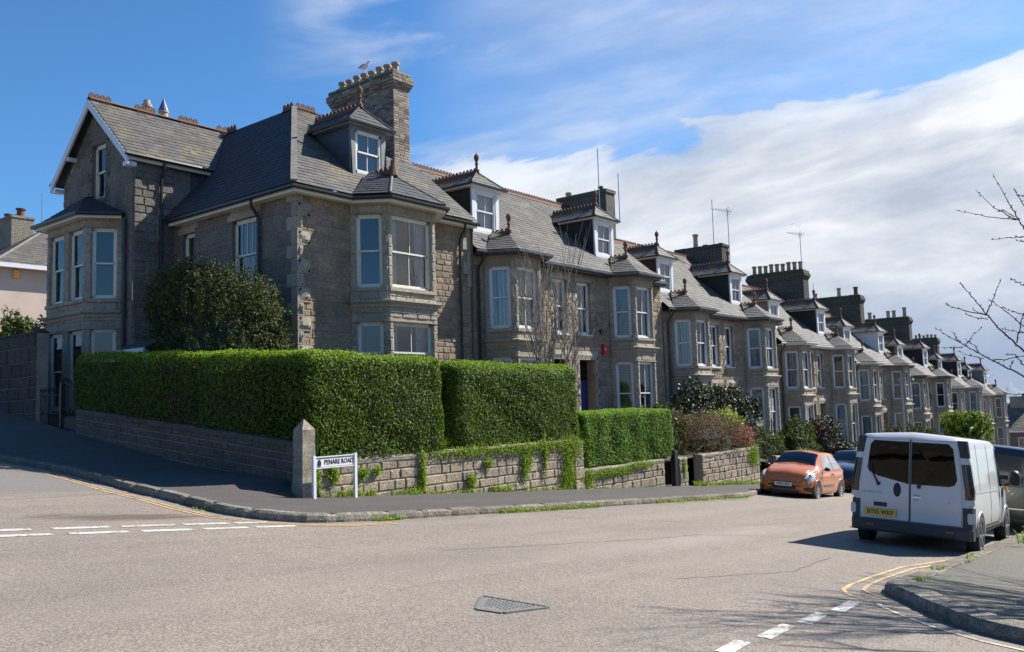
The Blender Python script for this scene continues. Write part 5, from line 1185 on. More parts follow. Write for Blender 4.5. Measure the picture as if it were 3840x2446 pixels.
# weeds and wall plants
def wallgreen(label, cx, cz, w_, h_, n, y=13.36, name='ivy_leaved_plant', mat='leaf_fresh', size=.022, dens=None):
    root = empty(name, (cx, y, cz), label, 'wall plant', 'plants growing on the garden walls'); k = int(n*2.2)
    P = np.stack([cx+nr.normal(0, w_/2.2, k), y-np.abs(nr.normal(0, .035, k)), cz+nr.normal(0, h_/2.2, k)], 1); leaves('foliage', P, np.tile([0, -1, .4], (k, 1)), size, mat, root, .7)
GW = 'green wall plant '
for lab, a in (('trailing over the coping above the middle of the sign wall', (14.8, .60, 1.5, .12, 700)), ('thick along the coping near the stone pier', (17.3, .56, 2.0, .15, 1500)), ('hanging over the stone pier', (18.9, .42, .5, .35, 1100)), ('cascading in a column down the pier side', (18.75, -.05, .22, .6, 600)),
    ('trailing in a narrow column down the middle of the sign wall', (13.35, .10, .10, .75, 700)), ('at the foot of the narrow trailing column', (13.1, -.22, .3, .2, 420)), ('in a tuft below the coping just right of the sign', (11.7, .35, .12, .12, 160)), ('in a small tuft second along from the sign', (12.05, .38, .12, .10, 130)),
    ('in a tuft high on the wall right of the long column', (15.5, .30, .15, .14, 220)), ('in a round tuft low on the wall right of the column', (14.9, -.08, .16, .18, 260)), ('in a dense tuft at mid height near the pier', (16.9, .10, .16, .35, 420)), ('hanging as a thin strand below the coping', (17.7, .30, .08, .5, 300)), ('in a fat clump beside the pier foot', (18.7, -.32, .35, .35, 900)),
    ('in the small round patch mid wall before the fat clump', (17.0, .25, .2, .15, 240)), ('behind the sign plate between its posts', (10.55, .30, .1, .35, 240)), ('under the sign on the right', (10.95, .42, .15, .2, 260)),
    ('along the coping of the conifer hedge wall', (20.7, -.33, 1.3, .14, 800)), ('under the right end of the conifer hedge', (22.3, -.25, .9, .12, 500)), ('at the stone pier foot below the conifer hedge', (19.6, -.42, .3, .3, 420)), ('on the squat gate post', (25.0, -.55, .12, .35, 240)), ('over the right end of the wall beside the orange car', (30.3, -.45, .5, .4, 900))):
    wallgreen(GW+lab, *a)
def weeds(label, pts, h, n, mat='leaf_fresh'):
    root = empty('weeds', pts[0], label, 'weeds', 'weeds along the foot of the walls and kerbs'); mb = MB()
    for p in pts: tuft(mb, (p[0], p[1], p[2]), h*rnd.uniform(.6, 1.2), n, .9, .008)
    mb.build('blades', mat, root)
    k = len(pts)*n*2; i = nr.integers(0, len(pts), k); P = np.array(pts)[i]+np.abs(nr.normal(0, 1, (k, 3)))*[.09, -.05, h*.35]; leaves('foliage', P, np.tile([0, -.4, 1], (k, 1)), .022, mat, root, .7)
def along(x0, x1, y, step, dz=.02): return [(x, y+rnd.uniform(-.05, .05), gz(x, y)+dz) for x in np.arange(x0, x1, step)]
weeds('grassy weeds around the right post of the street sign', along(11.0, 12.0, 13.3, .1), .22, 12); weeds('weeds under the left half of the street sign', along(10.35, 10.9, 13.32, .14), .12, 9)
weeds('weed patch on the pavement right of the sign', along(12.4, 13.1, 13.32, .12), .14, 10); weeds('line of low weeds below the long trailing column', along(13.4, 15.3, 13.33, .16), .12, 10)
weeds('tall spiky weed clump at the wall foot below the round tuft', along(15.6, 16.3, 13.3, .1), .30, 12); weeds('weeds at the wall foot before the stone pier', along(16.9, 18.6, 13.33, .17), .15, 9); weeds('weeds at the foot of the conifer hedge wall', along(19.2, 23.6, 13.33, .3), .10, 7)
weeds('leafy clump beside the squat stone gate post', along(25.4, 26.1, 13.2, .09), .22, 14); weeds('weeds below the brown shrub wall', along(26.5, 30.8, 13.3, .14), .22, 12)
weeds('grass growing in the kerb face near the corner', [(x, 10.36, gz(x, 10.36)+.01) for x in np.arange(9.3, 9.8, .06)], .07, 7)
weeds('grass growing along the kerb in front of the sign wall', [(x, 10.37, gz(x, 10.37)+.01) for x in np.arange(12.3, 15.6, .09)], .10, 8); weeds('grass on the kerb before the orange car', [(x, 10.42, gz(x, 10.42)+.01) for x in np.arange(18.2, 23.2, .22)], .12, 9)
weeds('weeds in the gutter at the corner of the far pavement', [(7.72-.05*i, 11.9+.12*i, gz(7.7, 12)+.01) for i in range(6)], .09, 9)
weeds('small weeds in the joints of the near kerb', [(x, y, gz(x, y)+.10) for x, y in ((11.2, 3.0), (11.3, 2.98), (12.4, 3.1), (9.9, 2.5), (10.1, 2.6), (12.5, 3.05), (14.3, 3.1), (14.5, 3.1))], .05, 8)
weeds('long grass stems at the kerb beside the dark van', [(17.9, 3.0, gz(17.9, 3)+.1), (18.0, 2.95, gz(18, 3)+.1)], .35, 6)
sp = empty('lily_clump', (14.25, 13.5, .62), 'arching yellow-green strap leaves on the wall between the hedges', 'plant'); mb = MB(); tuft(mb, (14.2, 13.55, .62), .45, 40, 1.2, .012); mb.build('leaves', 'leaf_fresh', sp)
sp = empty('spiky_plant', (34.0, 14.0, -.9), 'spiky sword-leaved plant above the roof of the orange car', 'plant'); mb = MB(); tuft(mb, (37.6, 14.2, -1.3), .9, 50, .8, .025); mb.build('leaves', 'leaf_fresh', sp)
# trees built of branching tubes
def branchy(mb_, p, d, ln, rad, depth, r_, gn=.12, up=.25, kids=(2, 3), spread=.55, minr=.004, lim=None):
    pts = [p]; k = 4; dd = d.normalized()
    if lim:
        q = p+dd*ln
        if q.y > q.x*lim or p.y > p.x*lim: return
    for i in range(k):
        dd = (dd+Vector((r_.uniform(-gn, gn), r_.uniform(-gn, gn), r_.uniform(-gn, gn)+up*.15))).normalized(); pts.append(pts[-1]+dd*ln/k)
    mb_.tube(pts, [rad*(1-.45*i/k) for i in range(k+1)], 6 if rad > .02 else 4, cap=False)
    if depth:
        for i in range(r_.randint(*kids)+1):
            q = pts[r_.choice((2, 3, 4, 4))]; nd = (dd+Vector((r_.uniform(-1, 1), r_.uniform(-1, 1), r_.uniform(-.3, .8)))*spread).normalized(); branchy(mb_, q, nd, ln*r_.uniform(.55, .85), max(minr, rad*.58), depth-1, r_, gn, up, kids, spread, minr, lim)
bt = empty('bare_tree', (21.8, 16.0, .1), 'leafless many-stemmed tree rising behind the round-shouldered hedge', 'tree'); mb = MB(); r_ = random.Random(31)
for x, dx, h, n in ((21.15, .02, 1.75, 4), (21.3, .10, 1.8, 4), (21.0, -.10, 1.5, 4), (21.9, .22, 1.5, 4), (22.3, .45, 1.5, 4), (21.5, .0, 1.7, 4)):
    for _ in range(1): branchy(mb, Vector((x, 16, .1)), Vector((dx*.3, 0, 1)), h*1.3, .05, n, r_, .10, .7, (2, 2), .42, .006)
mb.build('branches', 'bark_pale', bt)
ct = empty('street_tree', (14.2, -2.2, gz(14.2, -2.2)), 'budding bare tree whose branches reach in from the right edge', 'tree')
TX = 11.6
def S(x, y, dx=0):
    d = pix((3450+x/1.805)*2408/3840, (600+y/1.805)*2408/3840); k = (TX+dx)/d.x; return EYE+d*k
BR = [((704, 470), (670, 405), (560, 400), (350, 365), (240, 340)), ((670, 405), (590, 375), (500, 320), (380, 205)), ((665, 400), (620, 320), (570, 225), (490, 95)), ((640, 385), (560, 340), (520, 350)), ((760, 330), (704, 310), (660, 235), (630, 190)), ((760, 505), (704, 520), (600, 528), (480, 537)), ((760, 235), (700, 245), (660, 235)),
  ((760, 1350), (704, 1300), (600, 1200), (520, 1130), (450, 1045), (380, 960), (320, 890), (270, 830)), ((450, 1050), (300, 1020), (220, 995), (165, 975)), ((455, 1078), (360, 1065), (300, 1045)), ((450, 1045), (480, 980), (510, 890), (553, 803)), ((760, 1180), (704, 1130), (600, 1040), (530, 990), (460, 940)), ((704, 1050), (620, 1025), (560, 1000)), ((655, 1240), (675, 1130), (700, 1040), (740, 980)), ((440, 1045), (390, 1030), (355, 1010)),
  ((760, 1500), (704, 1465), (590, 1410), (480, 1350), (380, 1300), (300, 1255), (200, 1200), (108, 1140)), ((305, 1262), (350, 1200), (415, 1130)), ((270, 1240), (240, 1195), (215, 1160)), ((290, 1265), (200, 1272), (125, 1265)), ((430, 1345), (340, 1325), (245, 1295)), ((500, 1355), (600, 1350), (704, 1325), (760, 1310)), ((400, 1305), (370, 1260), (305, 1210)), ((610, 1410), (625, 1380), (640, 1355)), ((760, 870), (704, 850), (660, 828), (610, 805)), ((704, 1170), (640, 1160), (545, 1145)), ((704, 1390), (660, 1340), (640, 1320), (575, 1318)), ((704, 555), (655, 550)), ((760, 1590), (704, 1585), (640, 1590), (560, 1570))]
mb = MB(); bm_ = MB(); r_ = random.Random(41); ends = []
for b_ in BR:
    dxx = r_.uniform(-.5, .5) if b_[0][0] > 700 else 0; pts = [S(x, y, dxx*0) for x, y in b_]; n = len(pts); r0 = .012 if n > 5 else .0075 if n > 3 else .0055
    if b_[0][0] >= 704: ends.append((pts[0], r0))
    fine = [pts[0]]
    for a, c in zip(pts, pts[1:]):
        for i in range(1, 5): fine.append(a.lerp(c, i/4)+Vector((r_.uniform(-.008, .008), r_.uniform(-.008, .008), r_.uniform(-.008, .008))))
    mb.tube(fine, [r0*(1-.72*i/(len(fine)-1)) for i in range(len(fine))], 5, cap=False)
    for a, c in zip(fine, fine[1:]):
        if (c-a).length > .01 and r_.random() < .85:
            q = a.lerp(c, r_.random()); d = Vector((r_.uniform(-1, 1), r_.uniform(-1, 1), r_.uniform(-.4, 1))).normalized()*.028; bm_.tube([q, q+d], [.008, .003], 4)
hub = Vector((13.9, -.9, 2.4)); base_ = Vector((14.2, -2.2, gz(14.2, -2.2)-.1))
mb.tube([base_, Vector((14.25, -1.9, 1.0)), hub], [.17, .13, .11], 10)
for p, r0 in ends:
    m_ = p.lerp(hub, .5)+Vector((r_.uniform(-.3, .3), r_.uniform(-.2, .2), r_.uniform(-.1, .4))); mb.tube([p, p.lerp(m_, .5), m_, hub], [r0, r0*1.3, r0*1.8, .04], 6, cap=False)
for i in range(9):
    a = r_.uniform(0, 6.28); branchy(mb, hub, Vector((math.cos(a), math.sin(a)*.7-.45, .55)), 1.7, .06, 4, r_, .16, .15, (2, 2), .6, .004, .10)
# the long low limbs whose shadows cross the near pavement
for dx, dy, dz in ((.6, 1.0, .25), (1.6, 1.3, .3), (2.6, 1.2, .35), (3.4, .9, .3), (-.6, .2, .45), (.2, .3, .8)): branchy(mb, hub, Vector((dx, dy, dz)), 1.9, .045, 4, r_, .12, .1, (2, 2), .5, .004, .10)
for dx, dy, dz in ((1.2, 1.5, 1.0), (2.0, 1.6, 1.1), (.4, 1.5, 1.2), (-.5, 1.3, 1.3), (1.6, .9, 1.4), (.9, .6, 1.6)): branchy(mb, hub, Vector((dx, dy, dz)), 1.6, .04, 4, r_, .12, .1, (2, 2), .55, .004, .10)
mb.build('branches', 'twig_dark', ct); bm_.build('buds', 'leaf_rust', ct)
# ---------------------------------------------------------------- vehicles
def carpaint(name, col, rough=.22, coat=1.0, metal=.0, dirt=.12):
    m, t, b = new_mat(name); o = obj_coord(t); n = NOISE(t, o, 2.2, 5, .65); sp_ = N(t, 'ShaderNodeSeparateXYZ'); L(t, o, sp_.inputs[0])
    low = RAMP(t, MATH(t, 'ADD', sp_.outputs[2], MATH(t, 'MULTIPLY', n, .3)), [(.45, dirt*3), (.95, dirt*.4)])
    L(t, MIX(t, low, col, (.22, .19, .16)), b.inputs['Base Color']); b.inputs['Roughness'].default_value = rough; b.inputs['Coat Weight'].default_value = coat; b.inputs['Coat Roughness'].default_value = .06; b.inputs['Metallic'].default_value = metal
carpaint('paint_white', (.60, .605, .60), .35, .6, 0, .2); carpaint('paint_orange', (.52, .148, .026), .22, .7, 0, .0); carpaint('paint_navy', (.006, .008, .016), .2, 1, 0, .0); carpaint('paint_black', (.012, .013, .016), .25, 1, 0, .05)
plain('bumper_grey', (.038, .04, .043), .6, var=.15, scale=4); plain('tyre', (.02, .02, .02), .85, bumpd=.002, scale=60); plain('rim_silver', (.55, .56, .57), .35, metal=.6, var=.1)
plain('rim_dirty', (.28, .27, .26), .5, metal=.5, var=.3); plain('black_plastic', (.015, .015, .017), .5); plain('tail_red', (.16, .015, .012), .15, coat=1); plain('tail_dark', (.022, .008, .008), .15, coat=1)
plain('lamp_clear', (.50, .52, .53), .35, coat=.2, var=.15, scale=30); plain('amber', (.8, .3, .03), .2); plain('plate_yellow', (.72, .44, .03), .45); plain('plate_white', (.75, .75, .72), .45)
plain('chrome', (.7, .7, .7), .12, metal=1); plain('seam', (.02, .02, .02), .8); plain('cab_dark', (.006, .006, .007), .8); plain('reflector_red', (.5, .03, .03), .3)
class Body:
    """stations: (x, zb, zbelt, zt, w, wr); section of 11 points from the sill centre to the roof centre"""
    def __init__(s, st, crown=.03, tum=.5): s.st = st; s.crown = crown
    def sec(s, x):
        st = s.st; i = 0
        while i < len(st)-2 and st[i+1][0] < x: i += 1
        a, b = st[i], st[i+1]; f = min(1, max(0, (x-a[0])/(b[0]-a[0]+1e-9)))
        p0 = st[max(0, i-1)]; p3 = st[min(len(st)-1, i+2)]
        def cat(k):
            m1 = (b[k]-p0[k])/max(1e-6, b[0]-p0[0])*(b[0]-a[0]) if i > 0 else b[k]-a[k]; m2 = (p3[k]-a[k])/max(1e-6, p3[0]-a[0])*(b[0]-a[0]) if i+2 < len(st) else b[k]-a[k]
            lim = 3*abs(b[k]-a[k]); m1 = max(-lim, min(lim, m1)); m2 = max(-lim, min(lim, m2))
            return (2*f**3-3*f*f+1)*a[k]+(f**3-2*f*f+f)*m1+(-2*f**3+3*f*f)*b[k]+(f**3-f*f)*m2
        return [cat(k) for k in range(1, 6)]
    def pt(s, x, v, side=1):
        zb, zl, zt, w, wr = s.sec(x); S_ = [(0, zb), (.80*w, zb), (.955*w, zb+.03), (.99*w, zb+.12), (w, (zb+zl)/2), (.975*w, zl), ((.965*w+wr)/2+.012, (zl+zt-.10)/2), (wr, zt-.10), (wr-.055, zt-.03), (wr*.55, zt), (0, zt+s.crown)]
        i = min(9, int(v)); f = v-i; a = S_[i]; b = S_[i+1]; return Vector((x, side*(a[0]+(b[0]-a[0])*f), a[1]+(b[1]-a[1])*f))
    def mesh(s, name, mat, parent, nx=64):
        x0 = s.st[0][0]; x1 = s.st[-1][0]; mb = MB(); vs = [i*.5 for i in range(21)]; rows = []
        for i in range(nx+1):
            x = x0+(x1-x0)*i/nx; rows.append([s.pt(x, v, 1) for v in vs]+[s.pt(x, v, -1) for v in vs[-2:0:-1]])
        mb.grid(rows, 0, .5, True); mb.face(rows[0]); mb.face(rows[-1][::-1]); o = mb.build(name, mat, parent, True)
        try: o.data.set_sharp_from_angle(angle=R(42))
        except Exception: pass
        return o
    def patch(s, mb, xs, vlo, vhi, off=.006, sides=(1, -1), nv=4, across=False, m=0):
        """xs list of x; vlo/vhi lists: section limits at each x"""
        for sd_ in ((1,) if across else sides):
            rows = []
            for x, a, b in zip(xs, vlo, vhi):
                vv = [a+(b-a)*j/nv for j in range(nv+1)]
                P = [s.pt(x, v, sd_) for v in vv]
                if across: P = P+[s.pt(x, v, -1) for v in vv[::-1]][1:]
                out = []
                for p in P:
                    e = .02; c = Vector((0, 0, .8)); 
                    if across: n = Vector((0, 0, 1)); dz = s.pt(min(x+e, s.st[-1][0]), 10).z-s.pt(max(x-e, s.st[0][0]), 10).z; n = Vector((-dz, 0, 2*e)).normalized()
                    else: n = Vector((0, sd_, .15)).normalized()
                    out.append(p+n*off)
                rows.append(out)
            mb.grid(rows, m)
def wheel(root, x, y, r=.31, wd=.20, side=1, rim='rim_silver', spokes=8):
    w_ = None; mb = MB(); c = Vector((x, y, r)); ax = (0, side, 0)
    mb.lathe(c-Vector((0, side*wd, 0)), [(r*.6, 0), (r*.93, .0), (r, .03), (r, wd-.03), (r*.94, wd), (r*.66, wd+.002), (r*.62, wd-.02)], 28, axis=ax); w_ = mb.build('wheel', 'tyre', root, True)
    mb = MB(); mb.lathe(c-Vector((0, side*.03, 0)), [(r*.66, .02), (r*.63, .028), (r*.58, .0), (r*.2, -.01), (r*.16, .02), (0, .025)], 24, axis=ax)
    for k in range(spokes):
        a = 2*math.pi*k/spokes; d = Vector((math.cos(a), 0, math.sin(a))); q = Vector((-d.z, 0, d.x))
        mb.obox(c+d*r*.14-q*r*.05+Vector((0, side*-.02, 0)), d*r*.48, q*r*.10, Vector((0, side*.028, 0)))
    mb.build('rim', rim, w_)
    mb = MB()
    for k in range(spokes):
        a = 2*math.pi*(k+.5)/spokes; d = Vector((math.cos(a), 0, math.sin(a))); q = Vector((-d.z, 0, d.x)); mb.face([c+d*r*.26-q*r*.04-Vector((0, side*.012, 0)), c+d*r*.54-q*r*.12-Vector((0, side*.012, 0)), c+d*r*.54+q*r*.12-Vector((0, side*.012, 0)), c+d*r*.26+q*r*.04-Vector((0, side*.012, 0))])
    mb.build('rim_gaps', 'black_plastic', w_)
def arch(mb, B, x, r, side, z=.31, off=.008):  # flat black disc on the body side standing for the shaded wheel well
    n = 22; zb = B.pt(x, 2).z; pts = []
    yy = side*(B.sec(x)[3]+off)
    rim = [(x+r*math.cos(math.pi*i/n), max(z+r*math.sin(math.pi*i/n), .1)) for i in range(n+1)]
    mb.face([(p[0], yy, p[1]) for p in rim]+[(x-r, yy, zb-.02), (x+r, yy, zb-.02)])
def arch_lip(mb, B, x, r, side, z=.31, wd=.03):
    n = 20; yy = B.sec(x)[3]
    mb.tube([(x+(r+.01)*math.cos(math.pi*i/n), side*(yy-.004), z+(r+.01)*math.sin(math.pi*i/n)) for i in range(n+1)], wd, 6)
def place(root, x, y, z, heading):
    n = Vector((.076, -.06, 1)).normalized(); fx = Vector((math.cos(heading), math.sin(heading), 0)); fx = (fx-n*fx.dot(n)).normalized(); fy = n.cross(fx)
    m = Matrix((fx, fy, n)).transposed().to_4x4(); root.rotation_euler = m.to_euler(); root.location = (x, y, z)
def numberplate(root, c, t, up, w_, h_, txt, mat, size):
    c = Vector(c); t = Vector(t); up = Vector(up).normalized(); n = t.cross(up); mb = MB(); mb.obox(c-t*w_/2-up*h_/2, t*w_, up*h_, n*.012); p = mb.build('number_plate', mat, root)
    lettering(txt, size, c+n*.014, t, up, 'sign_black', p, 'characters', .86, .0018); return p
# white van, seen from behind
van = empty('white_van', (0, 0, 0), 'white panel van with grey bumper and yellow rear number plate parked at the near kerb', 'van')
VB = Body([(0, .36, 1.05, 1.86, .88, .74), (.05, .34, 1.05, 1.93, .93, .80), (.3, .33, 1.05, 1.955, .95, .82), (2.6, .32, 1.05, 1.965, .95, .83), (3.35, .32, 1.03, 1.93, .95, .80), (3.8, .31, 1.0, 1.60, .94, .74), (4.2, .31, .95, 1.24, .91, .74), (4.6, .32, .85, 1.0, .82, .66), (4.75, .40, .68, .75, .62, .45)])
VB.mesh('body', 'paint_white', van)
mb = MB(); mb.box(-.06, .02, -.74, .74, .30, .47); mb.box(-.03, .10, -.90, -.60, .32, .47); mb.box(-.03, .10, .60, .90, .32, .47)
rows = []
for y in [-.955, -.95, -.90, -.7, 0, .7, .90, .95, .955]:
    bx = .22 if abs(y) > .951 else .06 if abs(y) > .94 else -.03 if abs(y) > .85 else -.075
    rows.append([(bx+.02, y, .28), (bx, y, .31), (bx-.01, y, .44), (bx+.015, y, .475), (bx+.12, y, .48)])
mb.grid(rows[::-1])
for sd_ in (-1, 1):
    rows = [[(-.012, sd_*.80, z), (-.015, sd_*.86, z), (.03, sd_*(.935 if z < 1.1 else .935-(z-1.1)*.14), z), (.17, sd_*(.962 if z < 1.1 else .962-(z-1.1)*.145), z)] for z in (.44, .6, .78, .80)]
    mb.grid(rows); mb.face([rows[-1][0], rows[-1][1], rows[-1][2], rows[-1][3]])
mb.build('rear_bumper', 'bumper_grey', van, False)
for sd_ in (1, -1):
    def Y_(z, o_=0): return sd_*(.955-max(0, z-1.05)*.135+o_)
    for nm, mt, z0, z1, xf in (('tail_light', 'tail_dark', .93, 1.50, .13), ('light_cap', 'bumper_grey', 1.60, 1.88, .11), ('hinge_cover', 'paint_white', 1.50, 1.60, .14), ('hinge_cover', 'paint_white', .84, .93, .15), ('rear_lamp', 'lamp_clear', .55, .72, .05)):
        mb = MB(); rows = []
        for i in range(5):
            z = z0+(z1-z0)*i/4; yo = Y_(z); e = .02 if 0 < i < 4 else .008
            rows.append([(.01, yo-sd_*.135, z), (-.004-e*.4, yo-sd_*.12, z), (.004-e*.6, yo-sd_*.05, z), (.045, yo+sd_*.0+sd_*e*.3, z), (xf, yo+sd_*.006+sd_*e*.3, z), (xf+.01, yo-sd_*.02, z)])
        mb.grid(rows if sd_ > 0 else [r_[::-1] for r_ in rows]); mb.build(nm, mt, van, True)
    # rear door: frame sheet, pressed panel, window
    y0, y1 = (.006, .79) if sd_ > 0 else (-.79, -.006)
    mb = MB(); k = 1
    ys_ = [y0, y0+.012, (y0+y1)/2, y1-.012, y1]
    def dx(z): return -.024+max(0, z-1.15)*.018
    zz = [.48, .50, .62, .80, .86, 1.0, 1.15, 1.5, 1.84, 1.87]
    mb.grid([[(dx(z)+(.02 if y in (y0, y1) or z in (.48, 1.87) else 0)+(.012 if z == .62 else 0), y-(sd_*max(0, z-1.15)*.10 if y*sd_ > .6 else 0), z) for y in ys_] for z in zz][::-1])
    dr = mb.build('rear_door', 'paint_white', van, False)
    mb = MB()
    if sd_ > 0: W_ = [(.02, 1.11), (.50, 1.21), (.655, 1.28), (.685, 1.34), (.64, 1.74), (.58, 1.815), (.02, 1.815)]
    else: W_ = [(-.02, 1.11), (-.02, 1.815), (-.58, 1.815), (-.65, 1.74), (-.715, 1.24), (-.68, 1.15), (-.60, 1.12)]
    q = [(dx(z)-.006, y, z) for y, z in W_]; mb.face(q if sd_ < 0 else q[::-1]); mb.build('door_window', 'tinted_glass', dr)
    mb = MB(); q = [(dx(z)-.003, y, z) for y, z in W_]; mb.face(q if sd_ < 0 else q[::-1]); mb.build('window_surround', 'cab_dark', dr)  # black sheet of the same outline behind the glass stands for the dark cab
mb = MB(); mb.box(-.023, -.014, -.006, .006, .49, 1.86); mb.build('door_gap', 'seam', van)
mb = MB(); mb.lathe((-.014, .20, 1.0), [(.0, .028), (.05, .025), (.062, .01), (.066, 0)], 16, axis=(-1, 0, 0)); mb.v = [(x, y, 1.0+(z-1.0)*1.9) for x, y, z in mb.v]; mb.build('door_handle', 'black_plastic', van, True)
mb = MB(); mb.box(-.028, -.012, .36, .57, .70, .77); mb.build('plate_lamp', 'black_plastic', van)
mb = MB(); mb.lathe((.055, .10, 1.855), [(0, .035), (.03, .032), (.04, .01), (.042, 0)], 12, axis=(-1, 0, 0)); mb.v = [(x, .10+(y-.10)*2.1, z) for x, y, z in mb.v]; mb.build('brake_light', 'tail_dark', van, True)
numberplate(van, (-.035, .46, .60), (0, -1, 0), (0, 0, 1), .52, .115, 'BT05 WKP', 'plate_yellow', .105)
for sd_, pts in ((1, ((.50, 1.08), (.60, 1.28), (.615, 1.42))), (-1, ((-.14, 1.08), (-.26, 1.30), (-.56, 1.50)))):
    mb = MB(); mb.tube([(-.05, *pts[0]), (-.055, *pts[1]), (-.05, *pts[2])], [.016, .012, .008], 6); mb.lathe((-.018, *pts[0]), [(.032, 0), (.03, .04), (0, .05)], 10, axis=(-1, 0, 0)); mb.build('rear_wiper', 'black_plastic', van)
mb = MB(); c = Vector((-.024, -.10, .90))
mb.tube([c+Vector((0, .055*math.cos(a), .042*math.sin(a))) for a in [2*math.pi*i/20 for i in range(21)]], .008, 5); mb.box(-.03, -.02, -.175, -.025, .892, .908); mb.build('badge', 'chrome', van)
lettering('PRIMASTAR', .052, (-.022, .60, .93), (0, -1, 0), (0, 0, 1), 'pipe_grey', van, xs=1.25); lettering('dCi', .04, (-.022, -.60, .86), (0, -1, 0), (0, 0, 1), 'pipe_grey', van)
for y in (.62, -.62): mb = MB(); mb.box(-.087, -.07, y-.06, y+.06, .375, .40); mb.build('reflector', 'reflector_red', van)
for sd_ in (1, -1):
    mb = MB(); xs_ = [3.05, 3.2, 3.4, 3.6, 3.8]; VB.patch(mb, xs_, [5.2, 5.15, 5.1, 5.1, 5.15], [6.95, 6.95, 6.95, 6.2, 5.45], .006, (sd_,)); mb.build('side_window', 'car_glass', van)
    mb = MB(); VB.patch(mb, [2.98, 3.0, 3.02], [3.2]*3, [6.9]*3, .004, (sd_,)); VB.patch(mb, [1.95, 1.965, 1.98], [3.2]*3, [6.95]*3, .004, (sd_,)); VB.patch(mb, [.85, .862, .874], [5.0]*3, [6.95]*3, .004, (sd_,)); mb.build('door_seam', 'seam', van)
    mb = MB(); 
    for x0, x1 in ((.22, .62), (1.3, 2.9)): VB.patch(mb, [x0+(x1-x0)*i/6 for i in range(7)], [3.02]*7, [3.14]*7, .008, (sd_,))
    mb.build('rubbing_strip', 'black_plastic', van)
    mb = MB(); VB.patch(mb, [1.0+.3*i for i in range(10)], [1.9]*10, [2.7]*10, .006, (sd_,)); mb.build('sill', 'bumper_grey', van)
    mb = MB(); VB.patch(mb, [.35, .5, 1.8, 2.0, 2.6, 2.8], [4.95]*6, [5.05]*6, .008, (sd_,)); mb.build('swage_line', 'paint_white', van)
    mb = MB(); c = Vector((3.75, sd_*1.10, 1.25)); mb.lathe(c-Vector((0, 0, .14)), [(.0, 0), (.09, .02), (.11, .10), (.105, .22), (.06, .29), (0, .30)], 12); mb.tube([(3.8, sd_*.93, 1.12), (3.77, sd_*1.05, 1.16)], .03, 6); mb.build('wing_mirror', 'black_plastic', van, True)
    mb = MB(); mb.lathe((3.12, sd_*.955, 1.0), [(.05, 0), (.045, .02), (0, .03)], 10, axis=(0, sd_, 0)); mb.v = [(x, y, 1.0+(z-1.0)*2.2) for x, y, z in mb.v]; mb.build('door_handle', 'black_plastic', van, True)
    mb = MB(); mb.box(4.1, 4.16, sd_*.93-.01, sd_*.93+.012, .98, 1.08); mb.build('indicator', 'amber', van)
    for x in (.78, 3.88):
        mb = MB(); arch(mb, VB, x, .375, sd_, .33); mb.build('wheel_well_shade', 'black_plastic', van); wheel(van, x, sd_*.962, .325, .2, sd_, 'rim_dirty', 6)
        mb = MB(); arch_lip(mb, VB, x, .375, sd_, .33, .022); mb.build('arch_lip', 'paint_white' if x < 2 else 'paint_white', van, True)
mb = MB(); VB.patch(mb, [3.42, 3.55, 3.7, 3.85, 4.0, 4.12], [7.4]*6, [10]*6, .006, across=True); mb.build('windscreen', 'car_glass', van)
mb = MB(); mb.box(.6, 4.2, -.7, .7, .24, .36); mb.build('underbody', 'black_plastic', van)
place(van, 15.62, 4.24, gz(16.3, 4.2)-.0, R(2.6))
